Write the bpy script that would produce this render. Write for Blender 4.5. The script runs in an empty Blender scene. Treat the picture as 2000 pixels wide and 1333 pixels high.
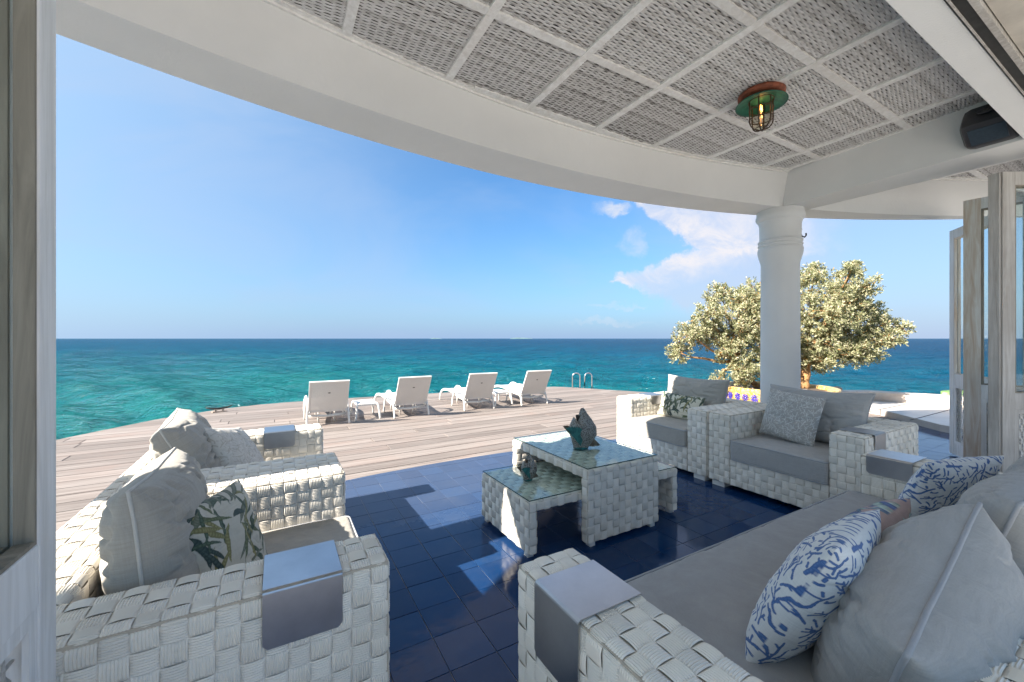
import bpy, bmesh, math, random
import numpy as np
from math import sin, cos, pi, radians
from mathutils import Vector, Matrix

random.seed(7)
RNG = np.random.default_rng(11)
S = bpy.context.scene
COL = S.collection

# ------------------------------------------------------------------ camera
cam_d = bpy.data.cameras.new('camera')
cam = bpy.data.objects.new('camera', cam_d)
COL.objects.link(cam)
cam_d.sensor_width = 36
cam_d.lens = 797.3 / 2000 * 36
cam_d.shift_y = -0.0025
cam_d.clip_start = 0.02
cam_d.clip_end = 20000
cam.location = (0, 0, 1.35)
cam.rotation_euler = (pi / 2, 0, radians(-29.87))
S.camera = cam

# ------------------------------------------------------------------ sky
SUN_EL, SUN_ROT = radians(35.8), radians(-92.5)
W = bpy.data.worlds.new('World')
S.world = W
W.use_nodes = True


class NT:
    """small helper for building node trees"""
    def __init__(s, tree):
        s.t = tree
        s.n = tree.nodes
        s.l = tree.links

    def node(s, typ, **kw):
        n = s.n.new(typ)
        for k, v in kw.items():
            setattr(n, k, v)
        return n

    def put(s, sock, v):
        if v is None:
            return
        if isinstance(v, bpy.types.NodeSocket):
            s.l.new(v, sock)
        else:
            if hasattr(sock.default_value, '__len__') and not hasattr(v, '__len__'):
                sock.default_value = [v] * len(sock.default_value)
            else:
                if hasattr(v, '__len__') and len(v) == 3 and len(sock.default_value) == 4:
                    v = (*v, 1)
                sock.default_value = v

    def math(s, op, a, b=None, c=None, clamp=False):
        n = s.node('ShaderNodeMath', operation=op, use_clamp=clamp)
        s.put(n.inputs[0], a); s.put(n.inputs[1], b); s.put(n.inputs[2], c)
        return n.outputs[0]

    def vmath(s, op, a, b=None):
        n = s.node('ShaderNodeVectorMath', operation=op)
        s.put(n.inputs[0], a)
        if b is not None:
            s.put(n.inputs[1], b)
        return n.outputs['Value'] if op in ('DOT_PRODUCT', 'LENGTH', 'DISTANCE') else n.outputs[0]

    def mix(s, f, a, b, mode='MIX'):
        n = s.node('ShaderNodeMix', data_type='RGBA', blend_type=mode)
        s.put(n.inputs[0], f); s.put(n.inputs[6], a); s.put(n.inputs[7], b)
        return n.outputs[2]

    def ramp(s, f, stops, interp='LINEAR'):
        n = s.node('ShaderNodeValToRGB')
        n.color_ramp.interpolation = interp
        e = n.color_ramp.elements
        while len(e) < len(stops):
            e.new(0.5)
        for el, (p, c) in zip(e, stops):
            el.position = p
            el.color = (c, c, c, 1) if not hasattr(c, '__len__') else (*c, 1)
        s.put(n.inputs[0], f)
        return n.outputs[0]

    def sstep(s, x, a, b):
        n = s.node('ShaderNodeMapRange', interpolation_type='SMOOTHSTEP')
        s.put(n.inputs[0], x); s.put(n.inputs[1], a); s.put(n.inputs[2], b)
        return n.outputs[0]

    def noise(s, vec, scale, detail=3, rough=0.55, dist=0.0, out=0):
        n = s.node('ShaderNodeTexNoise')
        s.put(n.inputs['Vector'], vec)
        n.inputs['Scale'].default_value = scale
        n.inputs['Detail'].default_value = detail
        n.inputs['Roughness'].default_value = rough
        n.inputs['Distortion'].default_value = dist
        return n.outputs[out]

    def mapping(s, vec, scale=(1, 1, 1), rot=(0, 0, 0), loc=(0, 0, 0)):
        n = s.node('ShaderNodeMapping')
        s.put(n.inputs[0], vec)
        n.inputs['Scale'].default_value = scale
        n.inputs['Rotation'].default_value = rot
        n.inputs['Location'].default_value = loc
        return n.outputs[0]


def build_world():
    t = NT(W.node_tree)
    t.n.clear()
    out = t.node('ShaderNodeOutputWorld')
    bg = t.node('ShaderNodeBackground')
    bg.inputs[1].default_value = 0.053
    sky = t.node('ShaderNodeTexSky', sky_type='NISHITA', sun_disc=False)
    sky.sun_elevation = SUN_EL
    sky.sun_rotation = SUN_ROT
    sky.altitude = 0
    sky.air_density = 1.0
    sky.dust_density = 0.7
    sky.ozone_density = 3.0
    d = t.node('ShaderNodeTexCoord').outputs['Generated']
    # bearing of the open sea seen from the porch
    F = (sin(radians(29.87)), cos(radians(29.87)), 0)
    Rr = (cos(radians(29.87)), -sin(radians(29.87)), 0)
    fwd = t.vmath('DOT_PRODUCT', d, F)
    rgt = t.vmath('DOT_PRODUCT', d, Rr)
    sep = t.node('ShaderNodeSeparateXYZ'); t.put(sep.inputs[0], d)
    el = sep.outputs[2]
    fs = t.math('MAXIMUM', fwd, 0.05)
    px = t.math('DIVIDE', rgt, fs)       # tangent-plane coordinates of the sky facing the sea
    pz = t.math('DIVIDE', el, fs)
    pv = t.node('ShaderNodeCombineXYZ'); t.put(pv.inputs[0], px); t.put(pv.inputs[1], pz)
    hs = t.node('ShaderNodeHueSaturation')
    hs.inputs['Saturation'].default_value = 1.15
    t.put(hs.inputs['Color'], sky.outputs[0])
    base = t.mix(1.0, hs.outputs[0], (0.64, 0.97, 1.12), 'MULTIPLY')
    # pale maritime haze at the horizon
    hz = t.math('POWER', t.math('SUBTRACT', 1.0, t.math('ABSOLUTE', el), clamp=True), 5.0)
    base = t.mix(t.math('MULTIPLY', hz, 0.92), base, (1.85, 2.65, 4.1))
    # pale scattering on the sun's side of the sky
    au = t.sstep(t.vmath('DOT_PRODUCT', d, (-0.81, -0.035, 0.585)), -0.30, 0.85)
    base = t.mix(t.math('MULTIPLY', au, 0.85), base, (3.1, 4.2, 5.3))
    # thin high haze streaks
    st = t.noise(t.mapping(pv.outputs[0], (1.0, 2.6, 1), (0, 0, 0.5)), 1.6, 5, 0.55, 0.6)
    base = t.mix(t.math('MULTIPLY', t.sstep(st, 0.40, 0.72), 0.34), base, (2.6, 3.3, 4.5))
    # the bank of cloud low over the sea
    w1 = t.noise(pv.outputs[0], 9.0, 6, 0.62, 0.3, out=1)
    w2 = t.noise(pv.outputs[0], 34.0, 4, 0.6, 0.2, out=1)
    wv = t.vmath('ADD', t.mapping(w1, (0.085,) * 3, loc=(-0.0425,) * 3), t.mapping(w2, (0.034,) * 3, loc=(-0.017,) * 3))
    q = t.vmath('ADD', pv.outputs[0], wv)
    sq = t.node('ShaderNodeSeparateXYZ'); t.put(sq.inputs[0], q)
    X, Z = sq.outputs[0], sq.outputs[1]
    # A: right of the slanting left edge, above the notch
    dA = t.math('SUBTRACT', X, t.math('ADD', 0.432, t.math('MULTIPLY', t.math('SUBTRACT', Z, 0.219), -1.25)))
    dA = t.math('MINIMUM', dA, t.math('SUBTRACT', Z, 0.200))
    # B: below the slanting upper edge that runs down to the left tip
    top = t.math('ADD', 0.140, t.math('MULTIPLY', t.math('SUBTRACT', X, 0.228), 0.375))
    dB = t.math('SUBTRACT', top, Z)
    bot = t.math('ADD', 0.142, t.math('MULTIPLY', t.math('SUBTRACT', X, 0.225), -0.42))
    dB2 = t.math('MINIMUM', dB, t.math('SUBTRACT', Z, bot))
    dB2 = t.math('MINIMUM', dB2, t.math('SUBTRACT', X, 0.222))
    dens = t.math('MAXIMUM', t.sstep(dA, -0.006, 0.028), t.sstep(dB2, -0.006, 0.03))
    core = t.math('MAXIMUM',
                  t.math('MULTIPLY', t.sstep(dA, 0.0, 0.02), t.math('SUBTRACT', 1.0, t.math('MULTIPLY', t.sstep(dA, 0.03, 0.22), 0.75))),
                  t.math('MULTIPLY', t.sstep(dB2, 0.0, 0.015), t.math('SUBTRACT', 1.0, t.sstep(dB, 0.02, 0.10))))
    tex = t.sstep(t.noise(t.mapping(pv.outputs[0], (1, 1.5, 1), (0, 0, .4)), 11.0, 8, 0.68, 0.6), 0.33, 0.66)
    front = t.sstep(fwd, 0.1, 0.3)
    a_soft = t.math('MULTIPLY', t.math('MULTIPLY', dens, 0.62), front)
    a_core = t.math('MULTIPLY', t.math('MULTIPLY', core, t.math('ADD', 0.25, t.math('MULTIPLY', tex, 0.75))), front)
    # fades back into haze to the right
    fadeR = t.math('SUBTRACT', 1.0, t.sstep(X, 0.60, 0.85))
    a_soft = t.math('MULTIPLY', a_soft, fadeR)
    a_core = t.math('MULTIPLY', a_core, fadeR)
    veil = t.math('MULTIPLY', t.math('MULTIPLY', t.sstep(X, 0.30, 0.72), 0.45), front)
    base = t.mix(veil, base, (3.1, 3.5, 4.4))
    base = t.mix(a_soft, base, (3.1, 3.5, 4.4))
    base = t.mix(t.math('MULTIPLY', a_core, 1.0), base, (4.6, 4.5, 4.7))
    # small wisps
    for (cx, cz, rx, rz, k) in ((0.245, 0.318, 0.055, 0.022, 0.9), (0.300, 0.232, 0.040, 0.045, 0.5), (0.255, 0.082, 0.09, 0.008, 0.35), (0.23, 0.043, 0.14, 0.010, 0.3)):
        ex = t.math('DIVIDE', t.math('SUBTRACT', X, cx), rx)
        ez = t.math('DIVIDE', t.math('SUBTRACT', Z, cz), rz)
        rr = t.math('ADD', t.math('MULTIPLY', ex, ex), t.math('MULTIPLY', ez, ez))
        a = t.math('MULTIPLY', t.math('MULTIPLY', t.math('SUBTRACT', 1.0, t.sstep(rr, 0.0, 1.0)), t.math('ADD', 0.25, t.math('MULTIPLY', tex, 0.75))), t.math('MULTIPLY', front, k))
        base = t.mix(a, base, (3.9, 4.1, 4.6))
    t.put(bg.inputs[0], base)
    t.l.new(bg.outputs[0], out.inputs[0])


build_world()
sd = bpy.data.lights.new('sun', 'SUN')
sd.energy = 4.0
sd.angle = radians(0.53)
sd.color = (1.0, 0.92, 0.81)
sun = bpy.data.objects.new('sun', sd)
COL.objects.link(sun)
sdir = Vector((sin(SUN_ROT) * cos(SUN_EL), cos(SUN_ROT) * cos(SUN_EL), sin(SUN_EL)))
sun.rotation_euler = sdir.to_track_quat('Z', 'Y').to_euler()
sun.location = sdir * 30
S.view_settings.view_transform = 'Standard'
S.view_settings.look = 'None'
S.view_settings.gamma = 1
S.view_settings.exposure = 1.93
S.view_settings.use_curve_mapping = False
S.cycles.max_bounces = 10
S.cycles.diffuse_bounces = 7
S.cycles.transparent_max_bounces = 16
S.cycles.caustics_reflective = False
S.cycles.caustics_refractive = False
S.cycles.use_denoising = True
S.cycles.sample_clamp_indirect = 6

# ------------------------------------------------------------------ materials
MATS = {}


def new_mat(name):
    m = bpy.data.materials.new(name)
    m.use_nodes = True
    t = NT(m.node_tree)
    b = t.n['Principled BSDF']
    MATS[name] = m
    return m, t, b


def obj_co(t):
    return t.node('ShaderNodeTexCoord').outputs['Object']


def geo(t, nm):
    return t.node('ShaderNodeNewGeometry').outputs[nm]


def bump(t, b, h, dist=0.002, strength=1.0):
    n = t.node('ShaderNodeBump')
    n.inputs['Distance'].default_value = dist
    n.inputs['Strength'].default_value = strength
    t.put(n.inputs['Height'], h)
    t.put(b.inputs['Normal'], n.outputs[0])


def simple(name, c, rough=0.5, metal=0.0, var=0.08, scale=6, bmp=0.0, bscale=60, island=0.0, **kw):
    m, t, b = new_mat(name)
    co = obj_co(t)
    c = np.array(c, float)
    n1 = t.noise(co, scale, 5, 0.6)
    col = t.ramp(n1, [(0.25, tuple(c * (1 - var))), (0.75, tuple(np.minimum(c * (1 + var), 1)))])
    if island:
        ri = geo(t, 'Random Per Island')
        col = t.mix(1.0, col, t.ramp(ri, [(0, 1 - island), (1, 1 + island)]), 'MULTIPLY')
    t.put(b.inputs['Base Color'], col)
    b.inputs['Roughness'].default_value = rough
    b.inputs['Metallic'].default_value = metal
    for k, v in kw.items():
        b.inputs[k.replace('_', ' ')].default_value = v
    if bmp:
        bump(t, b, t.noise(co, bscale, 4, 0.6), bmp)
    return m


simple('plaster', (0.69, 0.685, 0.675), 0.6, var=0.06, scale=1.3, bmp=0.0012, bscale=45)
simple('lintel_plaster', (0.74, 0.74, 0.73), 0.7, var=0.03, scale=3, bmp=0.0015, bscale=120)
simple('white_plastic', (0.74, 0.72, 0.68), 0.4, var=0.04, scale=4)
simple('dark_metal', (0.06, 0.055, 0.05), 0.45, metal=0.6, var=0.3, scale=20)
simple('wire', (0.07, 0.05, 0.035), 0.6, metal=0.5, var=0.4, scale=40)
simple('chrome', (0.75, 0.75, 0.75), 0.15, metal=1.0, var=0.03)
simple('void', (0.05, 0.04, 0.032), 0.9)
simple('weave_core', (0.50, 0.44, 0.36), 0.8)
simple('fill_court_stone', (0.64, 0.62, 0.585), 0.8, var=0.08, scale=1.5)  # pale surface of the added, unseen court that reflects sun into the porch
simple('rubble', (0.42, 0.33, 0.26), 0.85, var=0.4, scale=9, bmp=0.01, bscale=20)
simple('soil', (0.12, 0.085, 0.06), 0.9, var=0.4, scale=12, bmp=0.01, bscale=30)
simple('blue_mosaic', (0.05, 0.04, 0.35), 0.25, var=0.3, scale=30, island=0.4)
simple('bark', (0.36, 0.20, 0.085), 0.85, var=0.45, scale=18, bmp=0.01, bscale=40)
simple('speaker_plastic', (0.035, 0.035, 0.04), 0.42, var=0.15, scale=8)
simple('speaker_grille', (0.05, 0.07, 0.09), 0.35, metal=0.3, var=0.15, scale=60)
simple('islet', (0.10, 0.16, 0.17), 0.9, var=0.25, scale=0.02)
simple('boat_green', (0.16, 0.27, 0.09), 0.35, var=0.15, scale=3)
simple('shade_green', (0.012, 0.115, 0.075), 0.45, var=0.45, scale=22, bmp=0.001)
simple('rust', (0.20, 0.055, 0.025), 0.75, var=0.6, scale=25, bmp=0.004, bscale=50)
simple('cream_ceiling', (0.50, 0.46, 0.40), 0.7, var=0.22, scale=5, bmp=0.004, bscale=9)
simple('lens_white', (0.8, 0.8, 0.78), 0.35)
simple('badge', (0.08, 0.07, 0.06), 0.4)


def mat_weave():
    m, t, b = new_mat('weave')
    co = obj_co(t)
    ri = geo(t, 'Random Per Island')
    n1 = t.noise(co, 3.0, 4, 0.6)
    col = t.ramp(n1, [(0.3, (0.78, 0.73, 0.64)), (0.7, (0.86, 0.82, 0.74))])
    col = t.mix(1.0, col, t.ramp(ri, [(0, 0.90), (1, 1.05)]), 'MULTIPLY')
    n2 = t.noise(co, 40.0, 3, 0.6)
    col = t.mix(t.math('MULTIPLY', t.sstep(n2, 0.6, 0.8), 0.25), col, (0.45, 0.38, 0.30))
    t.put(b.inputs['Base Color'], col)
    b.inputs['Roughness'].default_value = 0.42


def mat_fabric(name, c1, c2, attr=None, slub=1.0, thread=1.0):
    m, t, b = new_mat(name)
    co = obj_co(t)
    s1 = t.noise(t.mapping(co, (9, 9, 260)), 1.0, 3, 0.7)
    s2 = t.noise(t.mapping(co, (260, 260, 14)), 1.0, 3, 0.7)
    mm = t.math('ADD', t.math('MULTIPLY', s1, 0.6), t.math('MULTIPLY', s2, 0.4))
    col = t.ramp(mm, [(0.25, c1), (0.75, c2)])
    if attr:
        a = t.node('ShaderNodeAttribute', attribute_name=attr)
        shade = t.ramp(mm, [(0.35, 0.9), (0.65, 1.05)])
        col = t.mix(1.0, a.outputs['Color'], shade, 'MULTIPLY')
    t.put(b.inputs['Base Color'], col)
    b.inputs['Roughness'].default_value = 0.9
    b.inputs['Sheen Weight'].default_value = 0.15
    b.inputs['Sheen Roughness'].default_value = 0.5
    b.inputs['Specular IOR Level'].default_value = 0.2
    big = t.noise(co, 16, 4, 0.55, 0.6)
    h = t.math('ADD', t.math('MULTIPLY', mm, 0.07 * thread), t.math('MULTIPLY', big, 0.8 * slub))
    bump(t, b, h, 0.008)


mat_weave()
mat_fabric('fabric_taupe', (0.32, 0.30, 0.265), (0.44, 0.415, 0.37))
mat_fabric('fabric_grey', (0.34, 0.335, 0.325), (0.45, 0.445, 0.435))
mat_fabric('fabric_seat', (0.29, 0.285, 0.28), (0.39, 0.385, 0.38), slub=0.7)
mat_fabric('piping_light', (0.50, 0.48, 0.44), (0.60, 0.58, 0.54), slub=0)
mat_fabric('piping_grey', (0.33, 0.34, 0.36), (0.42, 0.43, 0.45), slub=0)
mat_fabric('fabric_print', (0.5, 0.5, 0.5), (0.6, 0.6, 0.6), attr='print', slub=0.5)


def mat_wood(name, dark, light, grain=(1.2, 22, 22), rough=0.7, contrast=(0.3, 0.7), stain=None, bmpd=0.0015, per=0.12):
    m, t, b = new_mat(name)
    co = obj_co(t)
    oi = t.node('ShaderNodeObjectInfo')
    off = t.vmath('ADD', co, t.vmath('MULTIPLY', oi.outputs['Random'], (37.0, 11.0, 5.0)))
    n1 = t.noise(t.mapping(off, grain), 1.0, 6, 0.65, 0.8)
    col = t.ramp(n1, [(contrast[0], dark), (contrast[1], light)])
    n2 = t.noise(off, 1.6, 4, 0.6)
    col = t.mix(t.math('MULTIPLY', t.sstep(n2, 0.45, 0.75), 0.35), col, stain or tuple(np.array(dark) * 0.8))
    col = t.mix(1.0, col, t.ramp(oi.outputs['Random'], [(0, 1 - per), (1, 1 + per)]), 'MULTIPLY')
    t.put(b.inputs['Base Color'], col)
    b.inputs['Roughness'].default_value = rough
    b.inputs['Specular IOR Level'].default_value = 0.3
    bump(t, b, n1, bmpd)


mat_wood('deck_wood', (0.145, 0.118, 0.105), (0.31, 0.275, 0.255), (1.0, 30, 30), 0.75, stain=(0.27, 0.19, 0.16), per=0.20)
mat_wood('whitewash', (0.42, 0.40, 0.37), (0.66, 0.65, 0.63), (40, 40, 3), 0.75, (0.3, 0.6), stain=(0.50, 0.44, 0.38))
mat_wood('batten_wood', (0.68, 0.655, 0.62), (0.88, 0.87, 0.85), (26, 26, 26), 0.7, stain=(0.62, 0.57, 0.52), per=.05)
mat_wood('door_pine', (0.58, 0.44, 0.33), (0.78, 0.75, 0.71), (30, 30, 2.2), 0.75, (0.34, 0.62), stain=(0.60, 0.50, 0.41), per=0.03)
mat_wood('door_white', (0.60, 0.59, 0.57), (0.82, 0.82, 0.82), (30, 30, 2.2), 0.7, (0.25, 0.6), stain=(0.56, 0.54, 0.52), per=0.03)
mat_wood('door_grey', (0.34, 0.31, 0.28), (0.54, 0.52, 0.49), (34, 34, 2.2), 0.75, (0.3, 0.65), stain=(0.20, 0.17, 0.14), per=0.03)
mat_wood('bead_brown', (0.17, 0.15, 0.12), (0.30, 0.27, 0.22), (30, 30, 2.2), 0.75, (0.3, 0.65), stain=(0.13, 0.10, 0.08), per=0.03)
mat_wood('rattan_white', (0.40, 0.375, 0.34), (0.68, 0.66, 0.62), (60, 60, 60), 0.7, (0.3, 0.6), stain=(0.36, 0.33, 0.29), per=0.03)


def mat_ceil_rattan():
    m, t, b = new_mat('ceiling_rattan')
    co = obj_co(t)
    ri = geo(t, 'Random Per Island')
    n1 = t.noise(co, 2.2, 5, 0.6)
    n2 = t.noise(t.mapping(co, (14, 120, 40)), 1.0, 4, 0.65)
    v = t.math('ADD', t.math('MULTIPLY', ri, 0.3), t.math('ADD', t.math('MULTIPLY', n2, 0.6), t.math('MULTIPLY', n1, 0.25)))
    v = t.math('ADD', v, t.math('MULTIPLY', t.math('SUBTRACT', t.node('ShaderNodeObjectInfo').outputs['Random'], 0.5), 0.10))
    col = t.ramp(v, [(0.36, (0.22, 0.20, 0.18)), (0.50, (0.54, 0.515, 0.49)), (0.78, (0.74, 0.72, 0.70))])
    t.put(b.inputs['Base Color'], col)
    b.inputs['Roughness'].default_value = 0.65


mat_ceil_rattan()


def mat_tile():
    m, t, b = new_mat('blue_tile')
    co = geo(t, 'Position')
    oi = t.node('ShaderNodeObjectInfo')
    ri = geo(t, 'Random Per Island')
    rnd = t.math('FRACT', t.math('ADD', oi.outputs['Random'], ri))
    n1 = t.noise(co, 2.2, 5, 0.65)
    n2 = t.noise(co, 19.0, 5, 0.7)
    base = t.ramp(rnd, [(0, (0.003, 0.028, 0.100)), (1, (0.007, 0.046, 0.145))])
    dust = t.math('MULTIPLY', t.sstep(t.math('ADD', t.math('MULTIPLY', n1, 0.6), t.math('MULTIPLY', n2, 0.4)), 0.46, 0.74), 0.10)
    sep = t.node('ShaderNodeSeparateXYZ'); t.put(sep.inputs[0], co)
    # greyer look of the sunlit tiles, painted in towards the open deck
    sunlit_grey = t.math('ADD', t.math('MULTIPLY', t.sstep(t.math('ADD', sep.outputs[1], t.math('MULTIPLY', n1, 1.2)), 2.4, 4.4), 0.36), 0.0)
    col = t.mix(t.math('ADD', dust, sunlit_grey, clamp=True), base, (0.125, 0.14, 0.165))
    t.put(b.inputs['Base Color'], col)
    t.put(b.inputs['Roughness'], t.math('ADD', 0.07, t.math('MULTIPLY', t.math('ADD', dust, sunlit_grey), 0.85)))
    b.inputs['Specular IOR Level'].default_value = 0.30
    bump(t, b, t.math('ADD', t.math('MULTIPLY', t.noise(co, 9, 3, 0.5), 1.0), t.math('MULTIPLY', n2, 0.15)), 0.0016)
    simple('grout', (0.34, 0.32, 0.30), 0.8, var=0.5, scale=7)
    m, t, b = new_mat('terrace_stone')
    co = obj_co(t)
    n = t.noise(co, 1.4, 6, 0.65)
    t.put(b.inputs['Base Color'], t.ramp(n, [(0.3, (0.50, 0.46, 0.43)), (0.7, (0.66, 0.63, 0.60))]))
    b.inputs['Roughness'].default_value = 0.35
    bump(t, b, t.noise(co, 12, 4, 0.6), 0.002)
    m, t, b = new_mat('stucco_wall')
    co = obj_co(t)
    n = t.noise(co, 2.5, 6, 0.7)
    n2 = t.noise(co, 7.0, 4, 0.6)
    c = t.ramp(n, [(0.3, (0.55, 0.44, 0.37)), (0.7, (0.72, 0.66, 0.60))])
    c = t.mix(t.math('MULTIPLY', t.sstep(n2, 0.62, 0.72), 0.8), c, (0.34, 0.16, 0.07))
    t.put(b.inputs['Base Color'], c)
    b.inputs['Roughness'].default_value = 0.8
    bump(t, b, n2, 0.01)
    m, t, b = new_mat('yellow_mosaic')
    co = obj_co(t)
    v = t.node('ShaderNodeTexVoronoi', feature='F1'); v.inputs['Scale'].default_value = 30
    t.put(v.inputs['Vector'], co)
    e = t.node('ShaderNodeTexVoronoi', feature='DISTANCE_TO_EDGE'); e.inputs['Scale'].default_value = 30
    t.put(e.inputs['Vector'], co)
    cc = t.node('ShaderNodeSeparateColor'); t.put(cc.inputs[0], v.outputs['Color'])
    c = t.ramp(cc.outputs[0], [(0, (0.62, 0.30, 0.03)), (0.6, (0.72, 0.45, 0.08)), (1, (0.75, 0.62, 0.30))])
    c = t.mix(t.sstep(e.outputs[0], 0.02, 0.07), (0.6, 0.52, 0.40), c)
    t.put(b.inputs['Base Color'], c)
    b.inputs['Roughness'].default_value = 0.3
    bump(t, b, t.sstep(e.outputs[0], 0.0, 0.08), 0.004)


mat_tile()


def mat_glass(name, tint=(0.97, 0.985, 0.98), ior=1.5, rough=0.0):
    m = bpy.data.materials.new(name)
    m.use_nodes = True
    t = NT(m.node_tree)
    t.n.clear()
    out = t.node('ShaderNodeOutputMaterial')
    tr = t.node('ShaderNodeBsdfTransparent'); t.put(tr.inputs[0], tint)
    gl = t.node('ShaderNodeBsdfGlossy'); gl.inputs['Roughness'].default_value = rough
    fr = t.node('ShaderNodeFresnel'); fr.inputs[0].default_value = ior
    mx = t.node('ShaderNodeMixShader')
    bf = t.node('ShaderNodeNewGeometry').outputs['Backfacing']
    t.put(mx.inputs[0], t.math('MULTIPLY', fr.outputs[0], t.math('SUBTRACT', 1.0, bf)))
    t.l.new(tr.outputs[0], mx.inputs[1]); t.l.new(gl.outputs[0], mx.inputs[2])
    t.l.new(mx.outputs[0], out.inputs[0])
    MATS[name] = m
    return m


mat_glass('pane_glass', (0.93, 0.96, 0.955), 1.45)
mat_glass('table_glass', (0.90, 0.955, 0.94), 1.75)
mat_glass('jar_glass', (0.85, 0.82, 0.74), 1.5, 0.02)
simple('glass_edge', (0.02, 0.06, 0.055), 0.15)


def mat_metal():
    m, t, b = new_mat('brushed_steel')
    co = obj_co(t)
    n = t.noise(t.mapping(co, (5, 5, 5)), 1.0, 6, 0.7)
    t.put(b.inputs['Base Color'], t.ramp(n, [(0.3, (0.44, 0.45, 0.47)), (0.7, (0.56, 0.57, 0.59))]))
    b.inputs['Metallic'].default_value = 1.0
    t.put(b.inputs['Roughness'], t.math('ADD', 0.26, t.math('MULTIPLY', t.noise(co, 6, 4, 0.6), 0.08)))
    m, t, b = new_mat('bronze')
    co = obj_co(t)
    v = t.node('ShaderNodeTexVoronoi', feature='F1'); v.inputs['Scale'].default_value = 95
    t.put(v.inputs['Vector'], co)
    n = t.noise(co, 22, 5, 0.7)
    c = t.ramp(n, [(0.3, (0.045, 0.05, 0.05)), (0.5, (0.12, 0.10, 0.08)), (0.7, (0.17, 0.17, 0.15))])
    c = t.mix(t.sstep(v.outputs['Distance'], 0.25, 0.6), c, (0.30, 0.30, 0.28))
    t.put(b.inputs['Base Color'], c)
    b.inputs['Metallic'].default_value = 0.35
    b.inputs['Roughness'].default_value = 0.55
    bump(t, b, v.outputs['Distance'], 0.004)
    simple('verdigris', (0.035, 0.16, 0.15), 0.7, metal=0.2, var=0.6, scale=30, bmp=0.003, bscale=80)
    simple('fin_brown', (0.16, 0.13, 0.09), 0.6, metal=0.3, var=0.5, scale=40, bmp=0.003, bscale=80)
    m, t, b = new_mat('filament')
    b.inputs['Base Color'].default_value = (1, 0.6, 0.2, 1)
    b.inputs['Emission Color'].default_value = (1.0, 0.42, 0.08, 1)
    b.inputs['Emission Strength'].default_value = 6.0
    m, t, b = new_mat('leaf')
    ri = geo(t, 'Random Per Island')
    col = t.ramp(ri, [(0.0, (0.12, 0.15, 0.06)), (0.35, (0.32, 0.33, 0.18)), (0.7, (0.50, 0.48, 0.31)), (0.975, (0.60, 0.55, 0.40)), (0.98, (0.44, 0.22, 0.05)), (1.0, (0.40, 0.20, 0.05))])
    t.put(b.inputs['Base Color'], col)
    b.inputs['Roughness'].default_value = 0.5
    tl = t.node('ShaderNodeBsdfTranslucent'); t.put(tl.inputs[0], t.mix(1.0, col, (1.0, 1.0, 0.5), 'MULTIPLY'))
    mx = t.node('ShaderNodeMixShader'); mx.inputs[0].default_value = 0.25
    out = t.n['Material Output']
    t.l.new(b.outputs[0], mx.inputs[1]); t.l.new(tl.outputs[0], mx.inputs[2]); t.l.new(mx.outputs[0], out.inputs[0])


mat_metal()


def mat_sea():
    m, t, b = new_mat('sea_water')
    co = geo(t, 'Position')
    sep = t.node('ShaderNodeSeparateXYZ'); t.put(sep.inputs[0], co)
    F = (sin(radians(29.87)), cos(radians(29.87)), 0)
    Rr = (cos(radians(29.87)), -sin(radians(29.87)), 0)
    dist = t.vmath('LENGTH', co)
    lat = t.vmath('DOT_PRODUCT', co, Rr)
    # sandy shallows near the platform giving way to deep water further out
    big = t.noise(co, 0.035, 5, 0.6)
    pat = t.noise(t.mapping(co, (0.05, 0.13, 0.1), (0, 0, radians(30))), 1.0, 5, 0.6, 0.5)
    sh = t.math('ADD', t.math('DIVIDE', 1.0, t.math('ADD', 1.0, t.math('POWER', t.math('DIVIDE', dist, 38.0), 1.2))), t.math('MULTIPLY', t.math('SUBTRACT', pat, 0.5), 0.55))
    sh = t.math('SUBTRACT', sh, t.math('MULTIPLY', t.math('DIVIDE', lat, t.math('ADD', dist, 5.0)), 0.22))
    col = t.ramp(sh, [(0.05, (0.0005, 0.040, 0.100)), (0.35, (0.0003, 0.064, 0.122)), (0.62, (0.0002, 0.098, 0.132)), (0.95, (0.0006, 0.155, 0.148))])
    b.inputs['Roughness'].default_value = 0.6
    b.inputs['Specular IOR Level'].default_value = 0.0
    t.put(b.inputs['Base Color'], col)
    f1 = t.noise(t.mapping(co, (1.0, 1.8, 1), (0, 0, radians(30))), 3.2, 5, 0.65, 0.4)
    f2 = t.noise(t.mapping(co, (1.0, 2.2, 1), (0, 0, radians(22))), 0.75, 4, 0.6, 0.4)
    f3 = t.noise(t.mapping(co, (1.0, 2.4, 1), (0, 0, radians(35))), 0.16, 4, 0.6, 0.4)
    f0 = t.noise(t.mapping(co, (1.0, 1.5, 1), (0, 0, radians(25))), 9.0, 4, 0.65, 0.3)
    f1 = t.math('ADD', f1, t.math('MULTIPLY', f0, 0.45))
    h = t.math('ADD', t.math('ADD', t.math('MULTIPLY', f1, 0.20), t.math('MULTIPLY', f2, 0.60)), t.math('MULTIPLY', f3, 1.4))
    bump(t, b, h, 1.0, 0.9)
    nrm = b.inputs['Normal'].links[0].from_socket
    gl = t.node('ShaderNodeBsdfGlossy'); gl.inputs['Roughness'].default_value = 0.12
    t.put(gl.inputs['Normal'], nrm)
    lw = t.node('ShaderNodeFresnel'); lw.inputs[0].default_value = 1.33; t.put(lw.inputs['Normal'], nrm)
    # facets of a wind-roughened sea never mirror fully at grazing angles
    k = t.math('MULTIPLY', t.math('POWER', lw.outputs[0], 0.8), 0.52)
    mx = t.node('ShaderNodeMixShader'); t.put(mx.inputs[0], k)
    t.l.new(b.outputs[0], mx.inputs[1]); t.l.new(gl.outputs[0], mx.inputs[2]); t.l.new(mx.outputs[0], t.n['Material Output'].inputs[0])


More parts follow.
